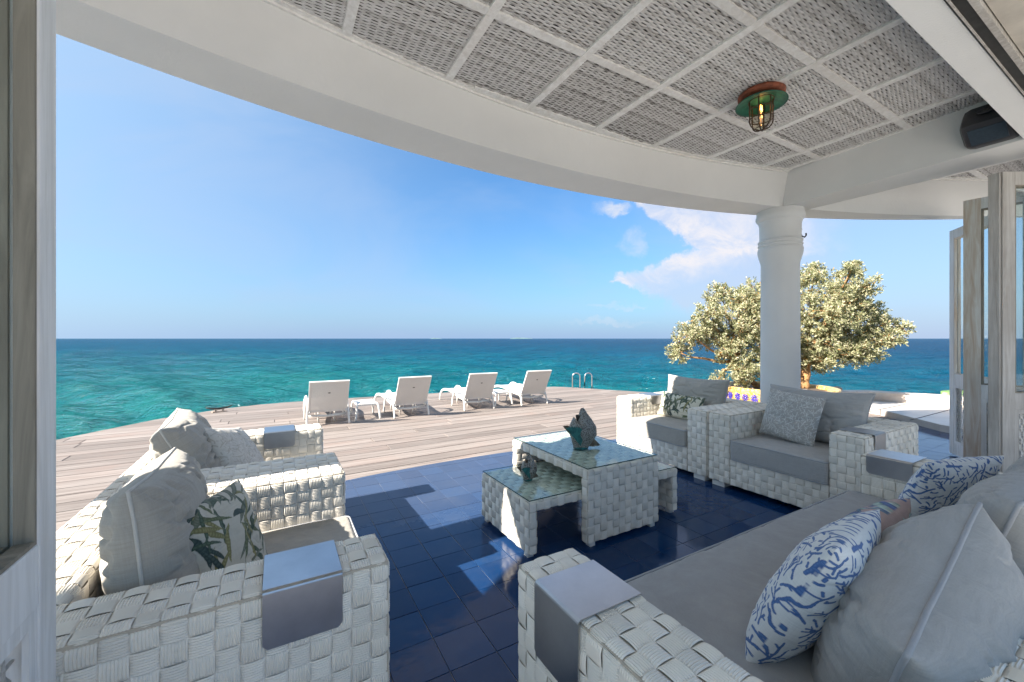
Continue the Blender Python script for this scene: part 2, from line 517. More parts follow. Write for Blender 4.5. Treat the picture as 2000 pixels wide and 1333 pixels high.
mat_sea()

# ------------------------------------------------------------------ mesh helpers


def make_mesh(name, V, F, mat, smooth=False, attr=None):
    """V (n,3) array, F list of faces or (m,k) array"""
    me = bpy.data.meshes.new(name)
    V = np.asarray(V, dtype=np.float32)
    if isinstance(F, np.ndarray):
        m, k = F.shape
        me.vertices.add(len(V)); me.vertices.foreach_set('co', V.ravel())
        me.loops.add(m * k); me.loops.foreach_set('vertex_index', F.astype(np.int32).ravel())
        me.polygons.add(m)
        me.polygons.foreach_set('loop_start', np.arange(0, m * k, k, dtype=np.int32))
        try:
            me.polygons.foreach_set('loop_total', np.full(m, k, dtype=np.int32))
        except Exception:
            pass
    else:
        me.from_pydata([tuple(map(float, v)) for v in V], [], [tuple(int(i) for i in f) for f in F])
    me.update(calc_edges=True)
    me.polygons.foreach_set('use_smooth', np.full(len(me.polygons), bool(smooth)))
    if attr is not None:
        a = me.color_attributes.new('print', 'FLOAT_COLOR', 'POINT')
        c = np.ones((len(V), 4), np.float32); c[:, :3] = attr
        a.data.foreach_set('color', c.ravel())
    if mat:
        me.materials.append(MATS[mat])
    me.validate()
    return me


class MB:
    """collects simple solids into one mesh"""
    def __init__(s):
        s.V = []; s.F = []; s.n = 0

    def add(s, V, F):
        s.V.append(np.asarray(V, float).reshape(-1, 3))
        s.F += [tuple(i + s.n for i in f) for f in F]
        s.n += len(s.V[-1])
        return s

    def box(s, x0, x1, y0, y1, z0, z1, M=None):
        V = np.array([(x, y, z) for z in (z0, z1) for y in (y0, y1) for x in (x0, x1)], float)
        if M is not None:
            V = xf(V, M)
        return s.add(V, [(0, 2, 3, 1), (4, 5, 7, 6), (0, 1, 5, 4), (2, 6, 7, 3), (0, 4, 6, 2), (1, 3, 7, 5)])

    def cbox(s, x0, x1, y0, y1, z0, z1, c=0.003, M=None):
        """box with chamfered edges"""
        xs, ys, zs = (x0, x1), (y0, y1), (z0, z1)
        bm = bmesh.new()
        vs = [bm.verts.new((x, y, z)) for z in zs for y in ys for x in xs]
        for f in [(0, 2, 3, 1), (4, 5, 7, 6), (0, 1, 5, 4), (2, 6, 7, 3), (0, 4, 6, 2), (1, 3, 7, 5)]:
            bm.faces.new([vs[i] for i in f])
        bmesh.ops.bevel(bm, geom=bm.edges[:], offset=c, segments=2, affect='EDGES', profile=0.6)
        bm.verts.index_update()
        V = np.array([v.co[:] for v in bm.verts]); F = [tuple(v.index for v in f.verts) for f in bm.faces]
        bm.free()
        if M is not None:
            V = xf(V, M)
        return s.add(V, F)

    def tube(s, pts, r, n=8, cap=True, closed=False):
        pts = np.asarray(pts, float)
        m = len(pts)
        r = np.full(m, r) if np.isscalar(r) else np.asarray(r, float)
        if closed:
            T = np.roll(pts, -1, 0) - np.roll(pts, 1, 0)
        else:
            T = np.gradient(pts, axis=0)
        T /= np.linalg.norm(T, axis=1)[:, None] + 1e-12
        up = np.array([0, 0, 1.0]) if abs(T[0][2]) < 0.9 else np.array([1.0, 0, 0])
        N = up - T[0] * (up @ T[0]); N /= np.linalg.norm(N)
        V = []
        for i in range(m):
            N = N - T[i] * (N @ T[i]); N /= np.linalg.norm(N) + 1e-12
            B = np.cross(T[i], N)
            for k in range(n):
                a = 2 * pi * k / n
                V.append(pts[i] + r[i] * (cos(a) * N + sin(a) * B))
        F = []
        for i in range(m if closed else m - 1):
            j = (i + 1) % m
            for k in range(n):
                F.append((i * n + k, i * n + (k + 1) % n, j * n + (k + 1) % n, j * n + k))
        if cap and not closed:
            F.append(tuple(range(n))[::-1]); F.append(tuple((m - 1) * n + k for k in range(n)))
        return s.add(V, F)

    def lathe(s, prof, n=48, c=(0, 0), cap=True):
        V = []; F = []
        for (r, z) in prof:
            for k in range(n):
                a = 2 * pi * k / n
                V.append((c[0] + r * cos(a), c[1] + r * sin(a), z))
        for i in range(len(prof) - 1):
            for k in range(n):
                F.append((i * n + k, i * n + (k + 1) % n, (i + 1) * n + (k + 1) % n, (i + 1) * n + k))
        if cap:
            F.append(tuple(range(n))[::-1]); F.append(tuple((len(prof) - 1) * n + k for k in range(n)))
        return s.add(V, F)

    def prism(s, poly, z0, z1, bevel=0.0):
        n = len(poly); P = np.asarray(poly, float)
        if bevel:
            c = P.mean(0); Q = c + (P - c) * (1 - bevel / (np.linalg.norm(P - c, axis=1)[:, None] + 1e-9) * 1.4)
            V = [(*p, z0) for p in P] + [(*p, z1 - bevel) for p in P] + [(*q, z1) for q in Q]
            F = [tuple(range(n))[::-1], tuple(range(2 * n, 3 * n))]
            for L in (0, 1):
                F += [(L * n + i, L * n + (i + 1) % n, (L + 1) * n + (i + 1) % n, (L + 1) * n + i) for i in range(n)]
        else:
            V = [(*p, z0) for p in P] + [(*p, z1) for p in P]
            F = [tuple(range(n))[::-1], tuple(range(n, 2 * n))] + [(i, (i + 1) % n, n + (i + 1) % n, n + i) for i in range(n)]
        return s.add(V, F)

    def mesh(s, name, mat, smooth=False):
        return make_mesh(name, np.concatenate(s.V), s.F, mat, smooth)


def xf(V, M):
    V = np.asarray(V, float)
    M = np.array(M)
    return V @ M[:3, :3].T + M[:3, 3]


def link(name, me, parent=None, kind=None, label=None, cat=None, group=None, loc=None, rz=None, autos=None):
    o = bpy.data.objects.new(name, me)
    COL.objects.link(o)
    if parent is not None:
        o.parent = parent
    if kind: o['kind'] = kind
    if label: o['label'] = label
    if cat: o['category'] = cat
    if group: o['group'] = group
    if loc is not None: o.location = loc
    if rz is not None: o.rotation_euler = (0, 0, rz)
    if autos and me:
        a = np.radians(autos)
        me.polygons.foreach_set('use_smooth', np.ones(len(me.polygons), dtype=bool))
        try:
            me.set_sharp_from_angle(angle=a)
        except Exception:
            pass
    return o


def thing(name, label, cat, loc=(0, 0, 0), rz=0.0, group=None):
    return link(name, None, None, None, label, cat, group, loc, rz)


def copy_thing(o, loc, rz, label):
    def cp(a, par):
        c = a.copy(); COL.objects.link(c)
        if par is not None: c.parent = par
        for ch in [x for x in COL.objects if x.parent == a]:
            cp(ch, c)
        return c
    r = cp(o, None)
    r.location = loc; r.rotation_euler = (0, 0, rz); r['label'] = label
    return r


# numpy value noise
def vnoise(P, seed=0):
    P = np.asarray(P, float)
    i = np.floor(P).astype(np.int64); f = P - i
    f = f * f * (3 - 2 * f)
    def h(a, b, c):
        n = (a * 374761393 + b * 668265263 + c * 2147483647 + seed * 1274126177) & 0xffffffff
        n = ((n ^ (n >> 13)) * 1274126177) & 0xffffffff
        return ((n ^ (n >> 16)) & 0xffff) / 65535.0
    r = 0
    for dx in (0, 1):
        for dy in (0, 1):
            for dz in (0, 1):
                w = (f[..., 0] if dx else 1 - f[..., 0]) * (f[..., 1] if dy else 1 - f[..., 1]) * (f[..., 2] if dz else 1 - f[..., 2])
                r = r + w * h(i[..., 0] + dx, i[..., 1] + dy, i[..., 2] + dz)
    return r * 2 - 1


def fbm(P, o=4, seed=0):
    r = 0; a = 1; s = 0
    P = np.asarray(P, float)
    for k in range(o):
        r = r + a * vnoise(P * 2 ** k + 17.3 * k, seed + k); s += a; a *= 0.5
    return r / s


# ------------------------------------------------------------------ woven furniture
CELL = 0.0535


class Weave:
    """checkerboard of wide ridged straps laid over rounded boxes"""
    def __init__(s, ridges=8):
        s.V = []; s.F = []; s.n = 0; s.R = ridges

    def sheet(s, path, tvec, tl, box, r=0.022, mask=None, phase=0, ncs=None, nct=None, off=0.0):
        """path: raw polyline (k,3) giving s; tvec unit vector for t of length tl.
        box (lo,hi) used to round the raw surface"""
        path = np.asarray(path, float); tvec = np.asarray(tvec, float)
        seg = np.linalg.norm(np.diff(path, axis=0), axis=1)
        cum = np.r_[0, np.cumsum(seg)]; L = cum[-1]
        ns = ncs or max(1, round(L / CELL)); nt = nct or max(1, round(tl / CELL))
        ds, dt = L / ns, tl / nt
        I, J = np.meshgrid(np.arange(ns), np.arange(nt), indexing='ij')
        I, J = I.ravel(), J.ravel()
        if mask is not None:
            k = np.array([mask((i + .5) * ds, (j + .5) * dt) for i, j in zip(I, J)], bool)
            I, J = I[k], J[k]
        K, M = 7, 2 * s.R + 1
        a = np.linspace(-1, 1, K)[:, None] * np.ones((1, M))
        b = np.linspace(-1, 1, M)[None, :] * np.ones((K, 1))
        rid = (np.arange(M) % 2)[None, :] * np.ones((K, 1))
        h = -0.0026 + 0.0056 * np.clip(np.cos(a * pi / 2), 0, 1) ** 0.5 + 0.0024 * rid * (1 - a ** 6) - 0.0006 * b ** 4
        al = a * 1.10; bw = b * 0.985
        nC = len(I)
        ori = ((I + J + phase) % 2).astype(bool)
        jit = RNG.normal(0, 0.0006, nC)
        skew = RNG.normal(0, 0.012, nC)
        A = al[None] + 0 * jit[:, None, None]; B = bw[None] + skew[:, None, None] * a[None]
        H = h[None] + jit[:, None, None]
        o = ori[:, None, None]
        sc = (I[:, None, None] + .5) * ds + np.where(o, A * ds / 2, B * ds / 2)
        tc = (J[:, None, None] + .5) * dt + np.where(o, B * dt / 2, A * dt / 2)
        sc = np.clip(sc, 0, L); tc = np.clip(tc, 0, tl)
        idx = np.clip(np.searchsorted(cum, sc, side='right') - 1, 0, len(seg) - 1)
        fr = (sc - cum[idx]) / seg[idx]
        P = path[idx] * (1 - fr[..., None]) + path[idx + 1] * fr[..., None] + tc[..., None] * tvec
        lo, hi = np.array(box[0], float) + r, np.array(box[1], float) - r
        q = np.clip(P, lo, hi); d = P - q
        nn = np.linalg.norm(d, axis=-1, keepdims=True); N = d / np.maximum(nn, 1e-9)
        # chebyshev push so flat areas stay put
        P = q + N * (r + H[..., None] + off)
        V = P.reshape(-1, 3)
        base = (np.arange(nC) * K * M)[:, None, None] + s.n
        g = np.arange(K * M).reshape(K, M)
        quad = np.stack([g[:-1, :-1], g[1:, :-1], g[1:, 1:], g[:-1, 1:]], -1)
        f = (base[..., None] + quad[None]).reshape(-1, 4)
        # outward orientation
        e1 = V[f[:, 1] - s.n] - V[f[:, 0] - s.n]; e2 = V[f[:, 3] - s.n] - V[f[:, 0] - s.n]
        nr = np.cross(e1, e2); out = N.reshape(-1, 3)[f[:, 0] - s.n]
        flip = (nr * out).sum(1) < 0
        f[flip] = f[flip][:, ::-1]
        s.V.append(V); s.F.append(f); s.n += len(V)
        return s

    def mesh(s, name):
        return make_mesh(name, np.concatenate(s.V), np.concatenate(s.F), 'weave', False)


def rounded_box_mesh(name, lo, hi, r, mat, seg=4, warp=None, sub=0.05):
    """grid-subdivided rounded box, optional warp(V)->V"""
    lo, hi = np.array(lo, float), np.array(hi, float)
    n = np.maximum(np.ceil((hi - lo) / sub).astype(int), 2)
    axes = []
    for k in range(3):
        inner = np.linspace(lo[k] + r, hi[k] - r, n[k] + 1)
        e = np.linspace(0, r, seg + 1)[:-1]
        axes.append(np.r_[lo[k] + e, inner, (hi[k] - e)[::-1]])
    V = []; F = []; c = 0
    for k in range(3):
        a, b = (k + 1) % 3, (k + 2) % 3
        for side in (0, 1):
            A, B = np.meshgrid(axes[a], axes[b], indexing='ij')
            P = np.zeros(A.shape + (3,)); P[..., a] = A; P[..., b] = B; P[..., k] = (lo, hi)[side][k]
            m1, m2 = A.shape
            g = np.arange(m1 * m2).reshape(m1, m2) + c
            q = np.stack([g[:-1, :-1], g[1:, :-1], g[1:, 1:], g[:-1, 1:]], -1).reshape(-1, 4)
            if side == 0: q = q[:, ::-1]
            V.append(P.reshape(-1, 3)); F.append(q); c += m1 * m2
    V = np.concatenate(V); F = np.concatenate(F)
    # merge duplicates
    key = np.round(V * 1e5).astype(np.int64)
    _, first, inv = np.unique(key, axis=0, return_index=True, return_inverse=True)
    inv = inv.ravel()
    V = V[first]; F = inv[F]
    q = np.clip(V, lo + r, hi - r); d = V - q
    nn = np.linalg.norm(d, axis=1, keepdims=True); N = d / np.maximum(nn, 1e-9)
    V = q + N * r
    if warp is not None:
        V = warp(V, N)
    return make_mesh(name, V, F, mat, True)


def seat_cushion(parent, x0, x1, y0, y1, z0, z1, seed, mat='fabric_seat', pipe='piping_grey', crown=0.012):
    cx, cy = (x0 + x1) / 2, (y0 + y1) / 2
    hx, hy = (x1 - x0) / 2, (y1 - y0) / 2

    def warp(V, N):
        u = (V[:, 0] - cx) / hx; v = (V[:, 1] - cy) / hy
        w = np.clip(1 - u ** 4, 0, 1) * np.clip(1 - v ** 4, 0, 1)
        top = V[:, 2] > (z0 + z1) / 2
        V = V.copy()
        V[:, 2] += np.where(top, crown * w, 0)
        nz = fbm(V * np.array([5, 5, 5]) + seed, 3, seed)
        cr = np.abs(fbm(V * np.array([3.0, 9.0, 3.0]) + seed * 2, 3, seed + 5))
        V += N * (0.006 * nz - 0.010 * (0.25 - np.clip(cr, 0, 0.25)))[:, None] * 1.0
        return V
    me = rounded_box_mesh('seat_cushion', (x0, y0, z0), (x1, y1, z1), 0.028, mat, 4, warp, 0.02)
    c = link('seat_cushion', me, parent)
    for zz, rr in ((z1 - 0.009, 0.0045), (z0 + 0.012, 0.004)):
        pts = []
        R = 0.028
        for (qx, qy, a0) in ((x1 - R, y1 - R, 0), (x0 + R, y1 - R, 90), (x0 + R, y0 + R, 180), (x1 - R, y0 + R, 270)):
            for k in range(5):
                a = radians(a0 + k * 22.5)
                pts.append((qx + (R - 0.002) * cos(a), qy + (R - 0.002) * sin(a), zz))
        pts = np.array(pts)
        # subdivide
        Q = []
        for i in range(len(pts)):
            p, q2 = pts[i], pts[(i + 1) % len(pts)]
            m = max(1, int(np.linalg.norm(q2 - p) / 0.05))
            for k in range(m): Q.append(p + (q2 - p) * k / m)
        Q = np.array(Q)
        Q[:, 2] += 0.004 * fbm(Q * 4 + seed, 2, seed)
        link('piping', MB().tube(Q, rr, 6, closed=True).mesh('piping', pipe, True), c)
    return c


ARM = 4 * CELL
ZT, ZB, ZBASE = 0.665, 0.05, 0.275


def woven_seat(name, Wd, D, label, cat, loc, rz, group=None, ridges=8, cushion=None, seat_z=(0.27, 0.45), fabric='fabric_seat', overhang=0.02):
    """front towards +x, width along +y, depth to -x"""
    t = thing(name, label, cat, loc, rz, group)
    nW = round(Wd / CELL); cw = Wd / nW; aw = 4 * cw
    nH = 11; ch = (ZT - ZB) / nH
    # dark core
    cc = MB()
    g = 0.0
    cc.box(-D + .003, -.003, .003, aw - .003, ZB, ZT - .003)
    cc.box(-D + .004, -.004, Wd - aw + .004, Wd - .004, ZB, ZT - .004)
    cc.box(-D + .005, -D + .2, aw - .004, Wd - aw + .004, ZB + .001, ZT - .005)
    cc.box(-D + .2, -.005, aw - .004, Wd - aw + .004, ZB + .002, ZBASE)
    link('frame', cc.mesh('frame', 'weave_core'), t)
    zb2 = ZB - .3
    for nm, y0, y1 in (('armrest', 0, aw), ('armrest', Wd - aw, Wd)):
        w = Weave(ridges)
        bx = ((-D, y0, zb2), (0, y1, ZT))
        zi = ZB if False else ZB
        path = [(-D, y0, ZB), (-D, y0, ZT), (-D, y1, ZT), (-D, y1, ZB)]
        # outer side, top and inner side as one continuous wrap
        w.sheet(path, (1, 0, 0), D, bx, ncs=26, phase=0)
        # rear cap
        w.sheet([(-D, y0, ZB), (-D, y0, ZT)], (0, 1, 0), y1 - y0, bx, ncs=nH, nct=4)
        # front cap
        w.sheet([(0, y0, ZB), (0, y0, ZT)], (0, 1, 0), y1 - y0, bx, ncs=nH, nct=4, phase=0 if y0 == 0 else (nW - 4) % 2)
        link(nm, w.mesh(nm), t)
    w = Weave(ridges)
    bx = ((-D, -.3, zb2), (-D + .205, Wd + .3, ZT))
    w.sheet([(-D, aw, ZB), (-D, aw, ZT), (-D + .205, aw, ZT), (-D + .205, aw, ZBASE)], (0, 1, 0), Wd - 2 * aw, bx, nct=nW - 8)
    link('backrest', w.mesh('backrest'), t)
    w = Weave(ridges)
    bx = ((-D, -.3, zb2), (0, Wd + .3, ZBASE + .01))
    w.sheet([(0, aw, ZB), (0, aw, ZBASE)], (0, 1, 0), Wd - 2 * aw, bx, r=0.012, ncs=4, nct=nW - 8, phase=0)
    link('base', w.mesh('base'), t)
    fm = MB().cbox(-.06, .06, -.06, .06, 0, .048, .004).mesh('foot', 'white_plastic')
    for fx in (-.075, -D + .075):
        for fy in (.09, Wd - .09):
            link('foot', fm, t, loc=(fx, fy, 0))
    seat_cushion(t, -D + .21, overhang, aw + .004, Wd - aw - .004, seat_z[0], seat_z[1], cushion or 3, fabric)
    return t


# ------------------------------------------------------------------ setting: sea, floor, deck
def build_sea():
    na, nr = 900, 620
    az = np.linspace(0, 2 * pi, na, endpoint=False)
    # denser in front of the porch
    c0 = pi / 2 - radians(29.87)
    az = az + 0.0
    dens = np.linspace(-1, 1, na)
    az = c0 + pi * (0.42 * dens + 0.58 * dens ** 5)
    r = np.r_[0.5, np.geomspace(5.0, 12000, nr)]
    R, A = np.meshgrid(r, az, indexing='ij')
    X, Y = R * np.cos(A), R * np.sin(A)
    Z = np.zeros_like(X)
    rng = np.random.default_rng(3)
    wind = radians(205)
    for k in range(46):
        lam = 10 ** rng.uniform(-0.45, 1.05)
        th = wind + rng.normal(0, 0.55)
        amp = 0.0115 * lam ** 0.85 * rng.uniform(0.5, 1.1)
        sp = np.maximum(R * 0.0125, 0.03)
        fade = np.clip(1.4 - sp * 3.0 / lam, 0, 1)
        ph = (X * cos(th) + Y * sin(th)) * 2 * pi / lam + rng.uniform(0, 6.28)
        ph = ph + 0.7 * np.sin((X * cos(th + 1.3) + Y * sin(th + 1.3)) * 2 * pi / (lam * 4.1) + k)
        Z += amp * fade * (np.exp(np.sin(ph) - 1) * 2 - 0.9)
    Z += -0.95
    V = np.stack([X, Y, Z], -1).reshape(-1, 3)
    n1 = len(r)
    g = np.arange(n1 * na).reshape(n1, na)
    F = np.stack([g[:-1, :-1], g[1:, :-1], g[1:, 1:], g[:-1, 1:]], -1).reshape(-1, 4)
    link('sea', make_mesh('sea', V, F, 'sea_water', True), kind='structure')
    # sea bed sheet closes the small gap behind and under the platform
    bed = MB().box(-60, 60, -60, 60, -1.9, -1.8).mesh('sea_bed', 'soil')
    link('sea_bed', bed, kind='structure')


def clip_poly(poly, clip):
    out = [tuple(p) for p in poly]
    n = len(clip)
    for i in range(n):
        a, b = clip[i], clip[(i + 1) % n]
        inp, out = out, []
        if not inp: return []
        def side(p): return (b[0] - a[0]) * (p[1] - a[1]) - (b[1] - a[1]) * (p[0] - a[0])
        for k in range(len(inp)):
            p, q = inp[k - 1], inp[k]
            sp, sq = side(p), side(q)
            if sq >= 0:
                if sp < 0:
                    t_ = sp / (sp - sq); out.append((p[0] + t_ * (q[0] - p[0]), p[1] + t_ * (q[1] - p[1])))
                out.append(q)
            elif sp >= 0:
                t_ = sp / (sp - sq); out.append((p[0] + t_ * (q[0] - p[0]), p[1] + t_ * (q[1] - p[1])))
    # drop duplicate points
    res = []
    for p in out:
        if not res or (abs(p[0] - res[-1][0]) + abs(p[1] - res[-1][1])) > 1e-5: res.append(p)
    if len(res) > 1 and abs(res[0][0] - res[-1][0]) + abs(res[0][1] - res[-1][1]) < 1e-5: res.pop()
    return res


TS = 0.2135
TC, TR = (1.93, -6.0), 10.25


def build_floor():
    arc = []
    for k in range(41):
        a = radians(150 - 120 * k / 40)
        arc.append((TC[0] + TR * cos(a), TC[1] + TR * sin(a)))
    # convex, ccw: right then arc from right to left
    region = [(-3.2, -0.60), (9.4, -0.60), (9.4, 1.2), (9.0, 2.75), (7.4, 3.2)] + [p for p in arc[::-1] if -3.2 < p[0] < 7.2] + [(-3.2, 2.8)]
    # keep it convex
    hull = convex(region)
    fl = link('tiled_floor', MB().prism(hull, -0.12, -0.0035).mesh('tiled_floor', 'grout'), kind='structure')
    x0, y0 = 0.607 - 18 * TS, 1.56 - 32 * TS
    cells = []
    for i in range(62):
        for j in range(50):
            a, b = x0 + i * TS, y0 + j * TS
            g = 0.0012
            sq = [(a + g, b + g), (a + TS - g, b + g), (a + TS - g, b + TS - g), (a + g, b + TS - g)]
            p = clip_poly(sq, hull)
            if len(p) >= 3:
                A_ = 0.5 * abs(sum(p[k - 1][0] * p[k][1] - p[k][0] * p[k - 1][1] for k in range(len(p))))
                if A_ > 0.0006: cells.append((a + TS / 2, b + TS / 2, p, len(p) == 4 and A_ > TS * TS * .96))
    th = radians(29.87)
    def key(c):
        X = c[0] * cos(th) - c[1] * sin(th); Y = c[0] * sin(th) + c[1] * cos(th)
        vis = Y > 0.6 and abs(X / Y) < 1.2 and 1.35 / Y < 0.86
        hid = (0.7 < c[0] < 3.0 and c[1] < 0.95) or (c[0] < 0.1) or c[1] > 4.6
        return (0 if vis and not hid else 50) + math.hypot(c[0], c[1])
    cells.sort(key=key)
    full = MB().prism([(-TS / 2 + g, -TS / 2 + g), (TS / 2 - g, -TS / 2 + g), (TS / 2 - g, TS / 2 - g), (-TS / 2 + g, TS / 2 - g)], -0.012, 0.0, 0.0015).mesh('tile', 'blue_tile')
    rest = MB()
    rn = random.Random(4)
    for k, (cx, cy, p, whole) in enumerate(cells):
        if k < 296:
            if whole:
                o = link('tile', full, fl, loc=(cx, cy, rn.uniform(-.0009, .0003)))
                o.rotation_euler = (rn.gauss(0, .0022), rn.gauss(0, .0022), rn.gauss(0, .002))
            else:
                link('tile', MB().prism(p, -0.012, 0.0, 0.0015).mesh('tile', 'blue_tile'), fl)
        else:
            dz = rn.uniform(-.0009, .0003)
            M = Matrix.Translation((cx, cy, dz)) @ Matrix.Rotation(rn.gauss(0, .0022), 4, 'X') @ Matrix.Rotation(rn.gauss(0, .0022), 4, 'Y') @ Matrix.Translation((-cx, -cy, 0))
            tmp = MB().prism(p, -0.012, 0.0, 0.0015)
            rest.add(xf(tmp.V[0], M), tmp.F)
    o = link('tile', rest.mesh('tile', 'blue_tile'), fl, kind='stuff')


def convex(pts):
    pts = sorted(set(pts))
    def half(ps):
        h = []
        for p in ps:
            while len(h) >= 2 and (h[-1][0] - h[-2][0]) * (p[1] - h[-2][1]) - (h[-1][1] - h[-2][1]) * (p[0] - h[-2][0]) <= 0: h.pop()
            h.append(p)
        return h
    lo = half(pts); up = half(pts[::-1])
    return lo[:-1] + up[:-1]


DECK = [(-3.3, 1.0), (9.6, 1.0), (9.6, 4.6), (7.55, 7.6), (7.25, 8.55), (6.98, 9.12), (6.75, 9.36), (6.4, 9.46), (3.64, 9.70), (2.29, 9.84), (0.9, 9.92), (0.1, 9.90), (-0.35, 9.82), (-0.9, 9.62), (-1.79, 8.86), (-2.24, 8.24), (-2.58, 7.76), (-3.3, 6.3)]


def build_deck():
    hull = convex(DECK)
    dk = link('deck', MB().prism(hull, -0.20, -0.045).mesh('deck', 'void'), kind='structure')
    pit = 0.2365; ang = 0.028
    rn = random.Random(9)
    rows = int((10.2 - 2.9) / pit) + 1
    for r_ in range(-1, rows + 2):
        yb = 4.09 - 6 * pit + r_ * pit
        xs = [-3.6 - rn.uniform(0, 2.5)]
        while xs[-1] < 10: xs.append(xs[-1] + rn.choice((2.4, 3.0, 3.6)))
        for a, b in zip(xs[:-1], xs[1:]):
            g = 0.0065; e = 0.003
            quad = [(a + e, yb + ang * a + g), (b - e, yb + ang * b + g), (b - e, yb + pit + ang * b - g), (a + e, yb + pit + ang * a - g)]
            p = clip_poly(quad, hull)
            if len(p) < 3: continue
            cy = sum(q[1] for q in p) / len(p); cx = sum(q[0] for q in p) / len(p)
            # boards stop under the tiles
            if math.hypot(cx - TC[0], max(q[1] for q in p) - TC[1]) < TR - 0.1: continue
            P = np.array(p) - (cx, cy)
            o = link('plank', MB().prism(P, -0.035, -0.005, 0.003).mesh('plank', 'deck_wood'), dk, loc=(cx, cy, rn.uniform(-.0012, .0)))
    # fascia and piles of the platform
    for k in range(14):
        pass
    pile = MB().lathe([(0.13, -1.85), (0.13, -0.205)], 14).mesh('pile', 'deck_wood', False)
    for (x, y) in ((-2.4, 6.9), (-1.2, 8.6), (0.6, 9.3), (3.2, 9.1), (5.9, 8.9), (7.0, 7.6), (8.6, 5.6)):
        link('pile', pile, dk, loc=(x, y, 0))


build_sea()
build_floor()
build_deck()


def build_terrace():
    # unseen pale court, added behind the camera to bounce sun into the shade
    link('fill_court', MB().prism([(-16, -18), (16, -18), (16, -0.62), (-16, -0.62)], -0.16, 0.012).mesh('fill_court', 'fill_court_stone'), kind='structure')
    # raised terrace behind the right-hand armchairs, one step up
    poly = [(9.25, 3.05), (8.35, 2.05), (7.6, 0.2), (7.6, -5), (10.6, -5), (10.75, 2.5), (10.38, 3.45), (9.6, 3.7)]
    link('terrace', MB().prism(poly, -0.1, 0.10, 0.004).mesh('terrace', 'terrace_stone'), kind='structure')
    j = MB()
    for k in range(7):
        y = 3.0 - k * 0.62
        j.box(8.3 + 0.28 * k * .3, 10.5, y - .006, y + .006, 0.1001, 0.1035)
    link('paving_joint', j.mesh('paving_joint', 'void'), kind='structure')
    # low parapet
    w = MB()
    line = [(9.05, 4.35), (9.55, 3.95), (10.38, 3.50), (10.76, 2.5), (10.7, -5)]
    V = []
    for i, (x, y) in enumerate(line):
        if i == 0: d = np.subtract(line[1], line[0])
        elif i == len(line) - 1: d = np.subtract(line[-1], line[-2])
        else: d = np.subtract(line[i + 1], line[i - 1])
        d = d / np.linalg.norm(d); n = np.array((-d[1], d[0]))
        for (o_, z) in ((0, -0.2), (0, 0.265), (0.015, 0.28), (0.25, 0.285), (0.27, 0.27), (0.27, -0.9)):
            V.append((x + n[0] * o_, y + n[1] * o_, z))
    F = []
    for i in range(len(line) - 1):
        for k in range(6):
            F.append((i * 6 + k, (i + 1) * 6 + k, (i + 1) * 6 + (k + 1) % 6, i * 6 + (k + 1) % 6))
    F += [tuple(range(6)), tuple((len(line) - 1) * 6 + k for k in range(6))[::-1]]
    w.add(V, F)
    pw = thing('parapet', 'low rust-stained white wall beyond the right-hand armchairs, along the water', 'wall')
    link('wall_body', w.mesh('wall_body', 'stucco_wall'), pw)
    rn = random.Random(2)
    for k, where in enumerate(('beside the yellow planter', 'in the middle of the row', 'at the right end of the row')):
        tq = (.15, .5, .85)[k]
        x = 8.95 + 1.2 * tq; y = 4.45 - 0.72 * tq
        s_ = rn.uniform(.035, .075)
        bm = bmesh.new(); bmesh.ops.create_icosphere(bm, subdivisions=2, radius=1)
        V = np.array([v.co[:] for v in bm.verts]); F = [tuple(v.index for v in f.verts) for f in bm.faces]; bm.free()
        V = V * (1 + .25 * fbm(V * 1.7 + k * 9, 3, k)[:, None]) * (s_ * 1.5, s_, s_ * .7)
        o = link('stone', make_mesh('stone', V, F, 'rubble', False), None, loc=(x, y + .12, 0.285 + s_ * .5), rz=rn.uniform(0, 3),
                 label='loose brown stone on the stained parapet, ' + where, cat='stone', group='stones on the parapet')


build_terrace()

# ------------------------------------------------------------------ porch: columns, curved beam, ceiling
CI, RI = (1.93, -7.78), 10.51      # inner lower edge of the curved beam
CO, RO = (1.89, -6.03), 9.16       # outer lower edge
CT, RT = (1.94, -6.53), 9.23       # inner upper edge
ZBM, ZC = 2.765, 3.13


def arc_y(c, r, x):
    return c[1] + math.sqrt(max(r * r - (x - c[0]) ** 2, 0))


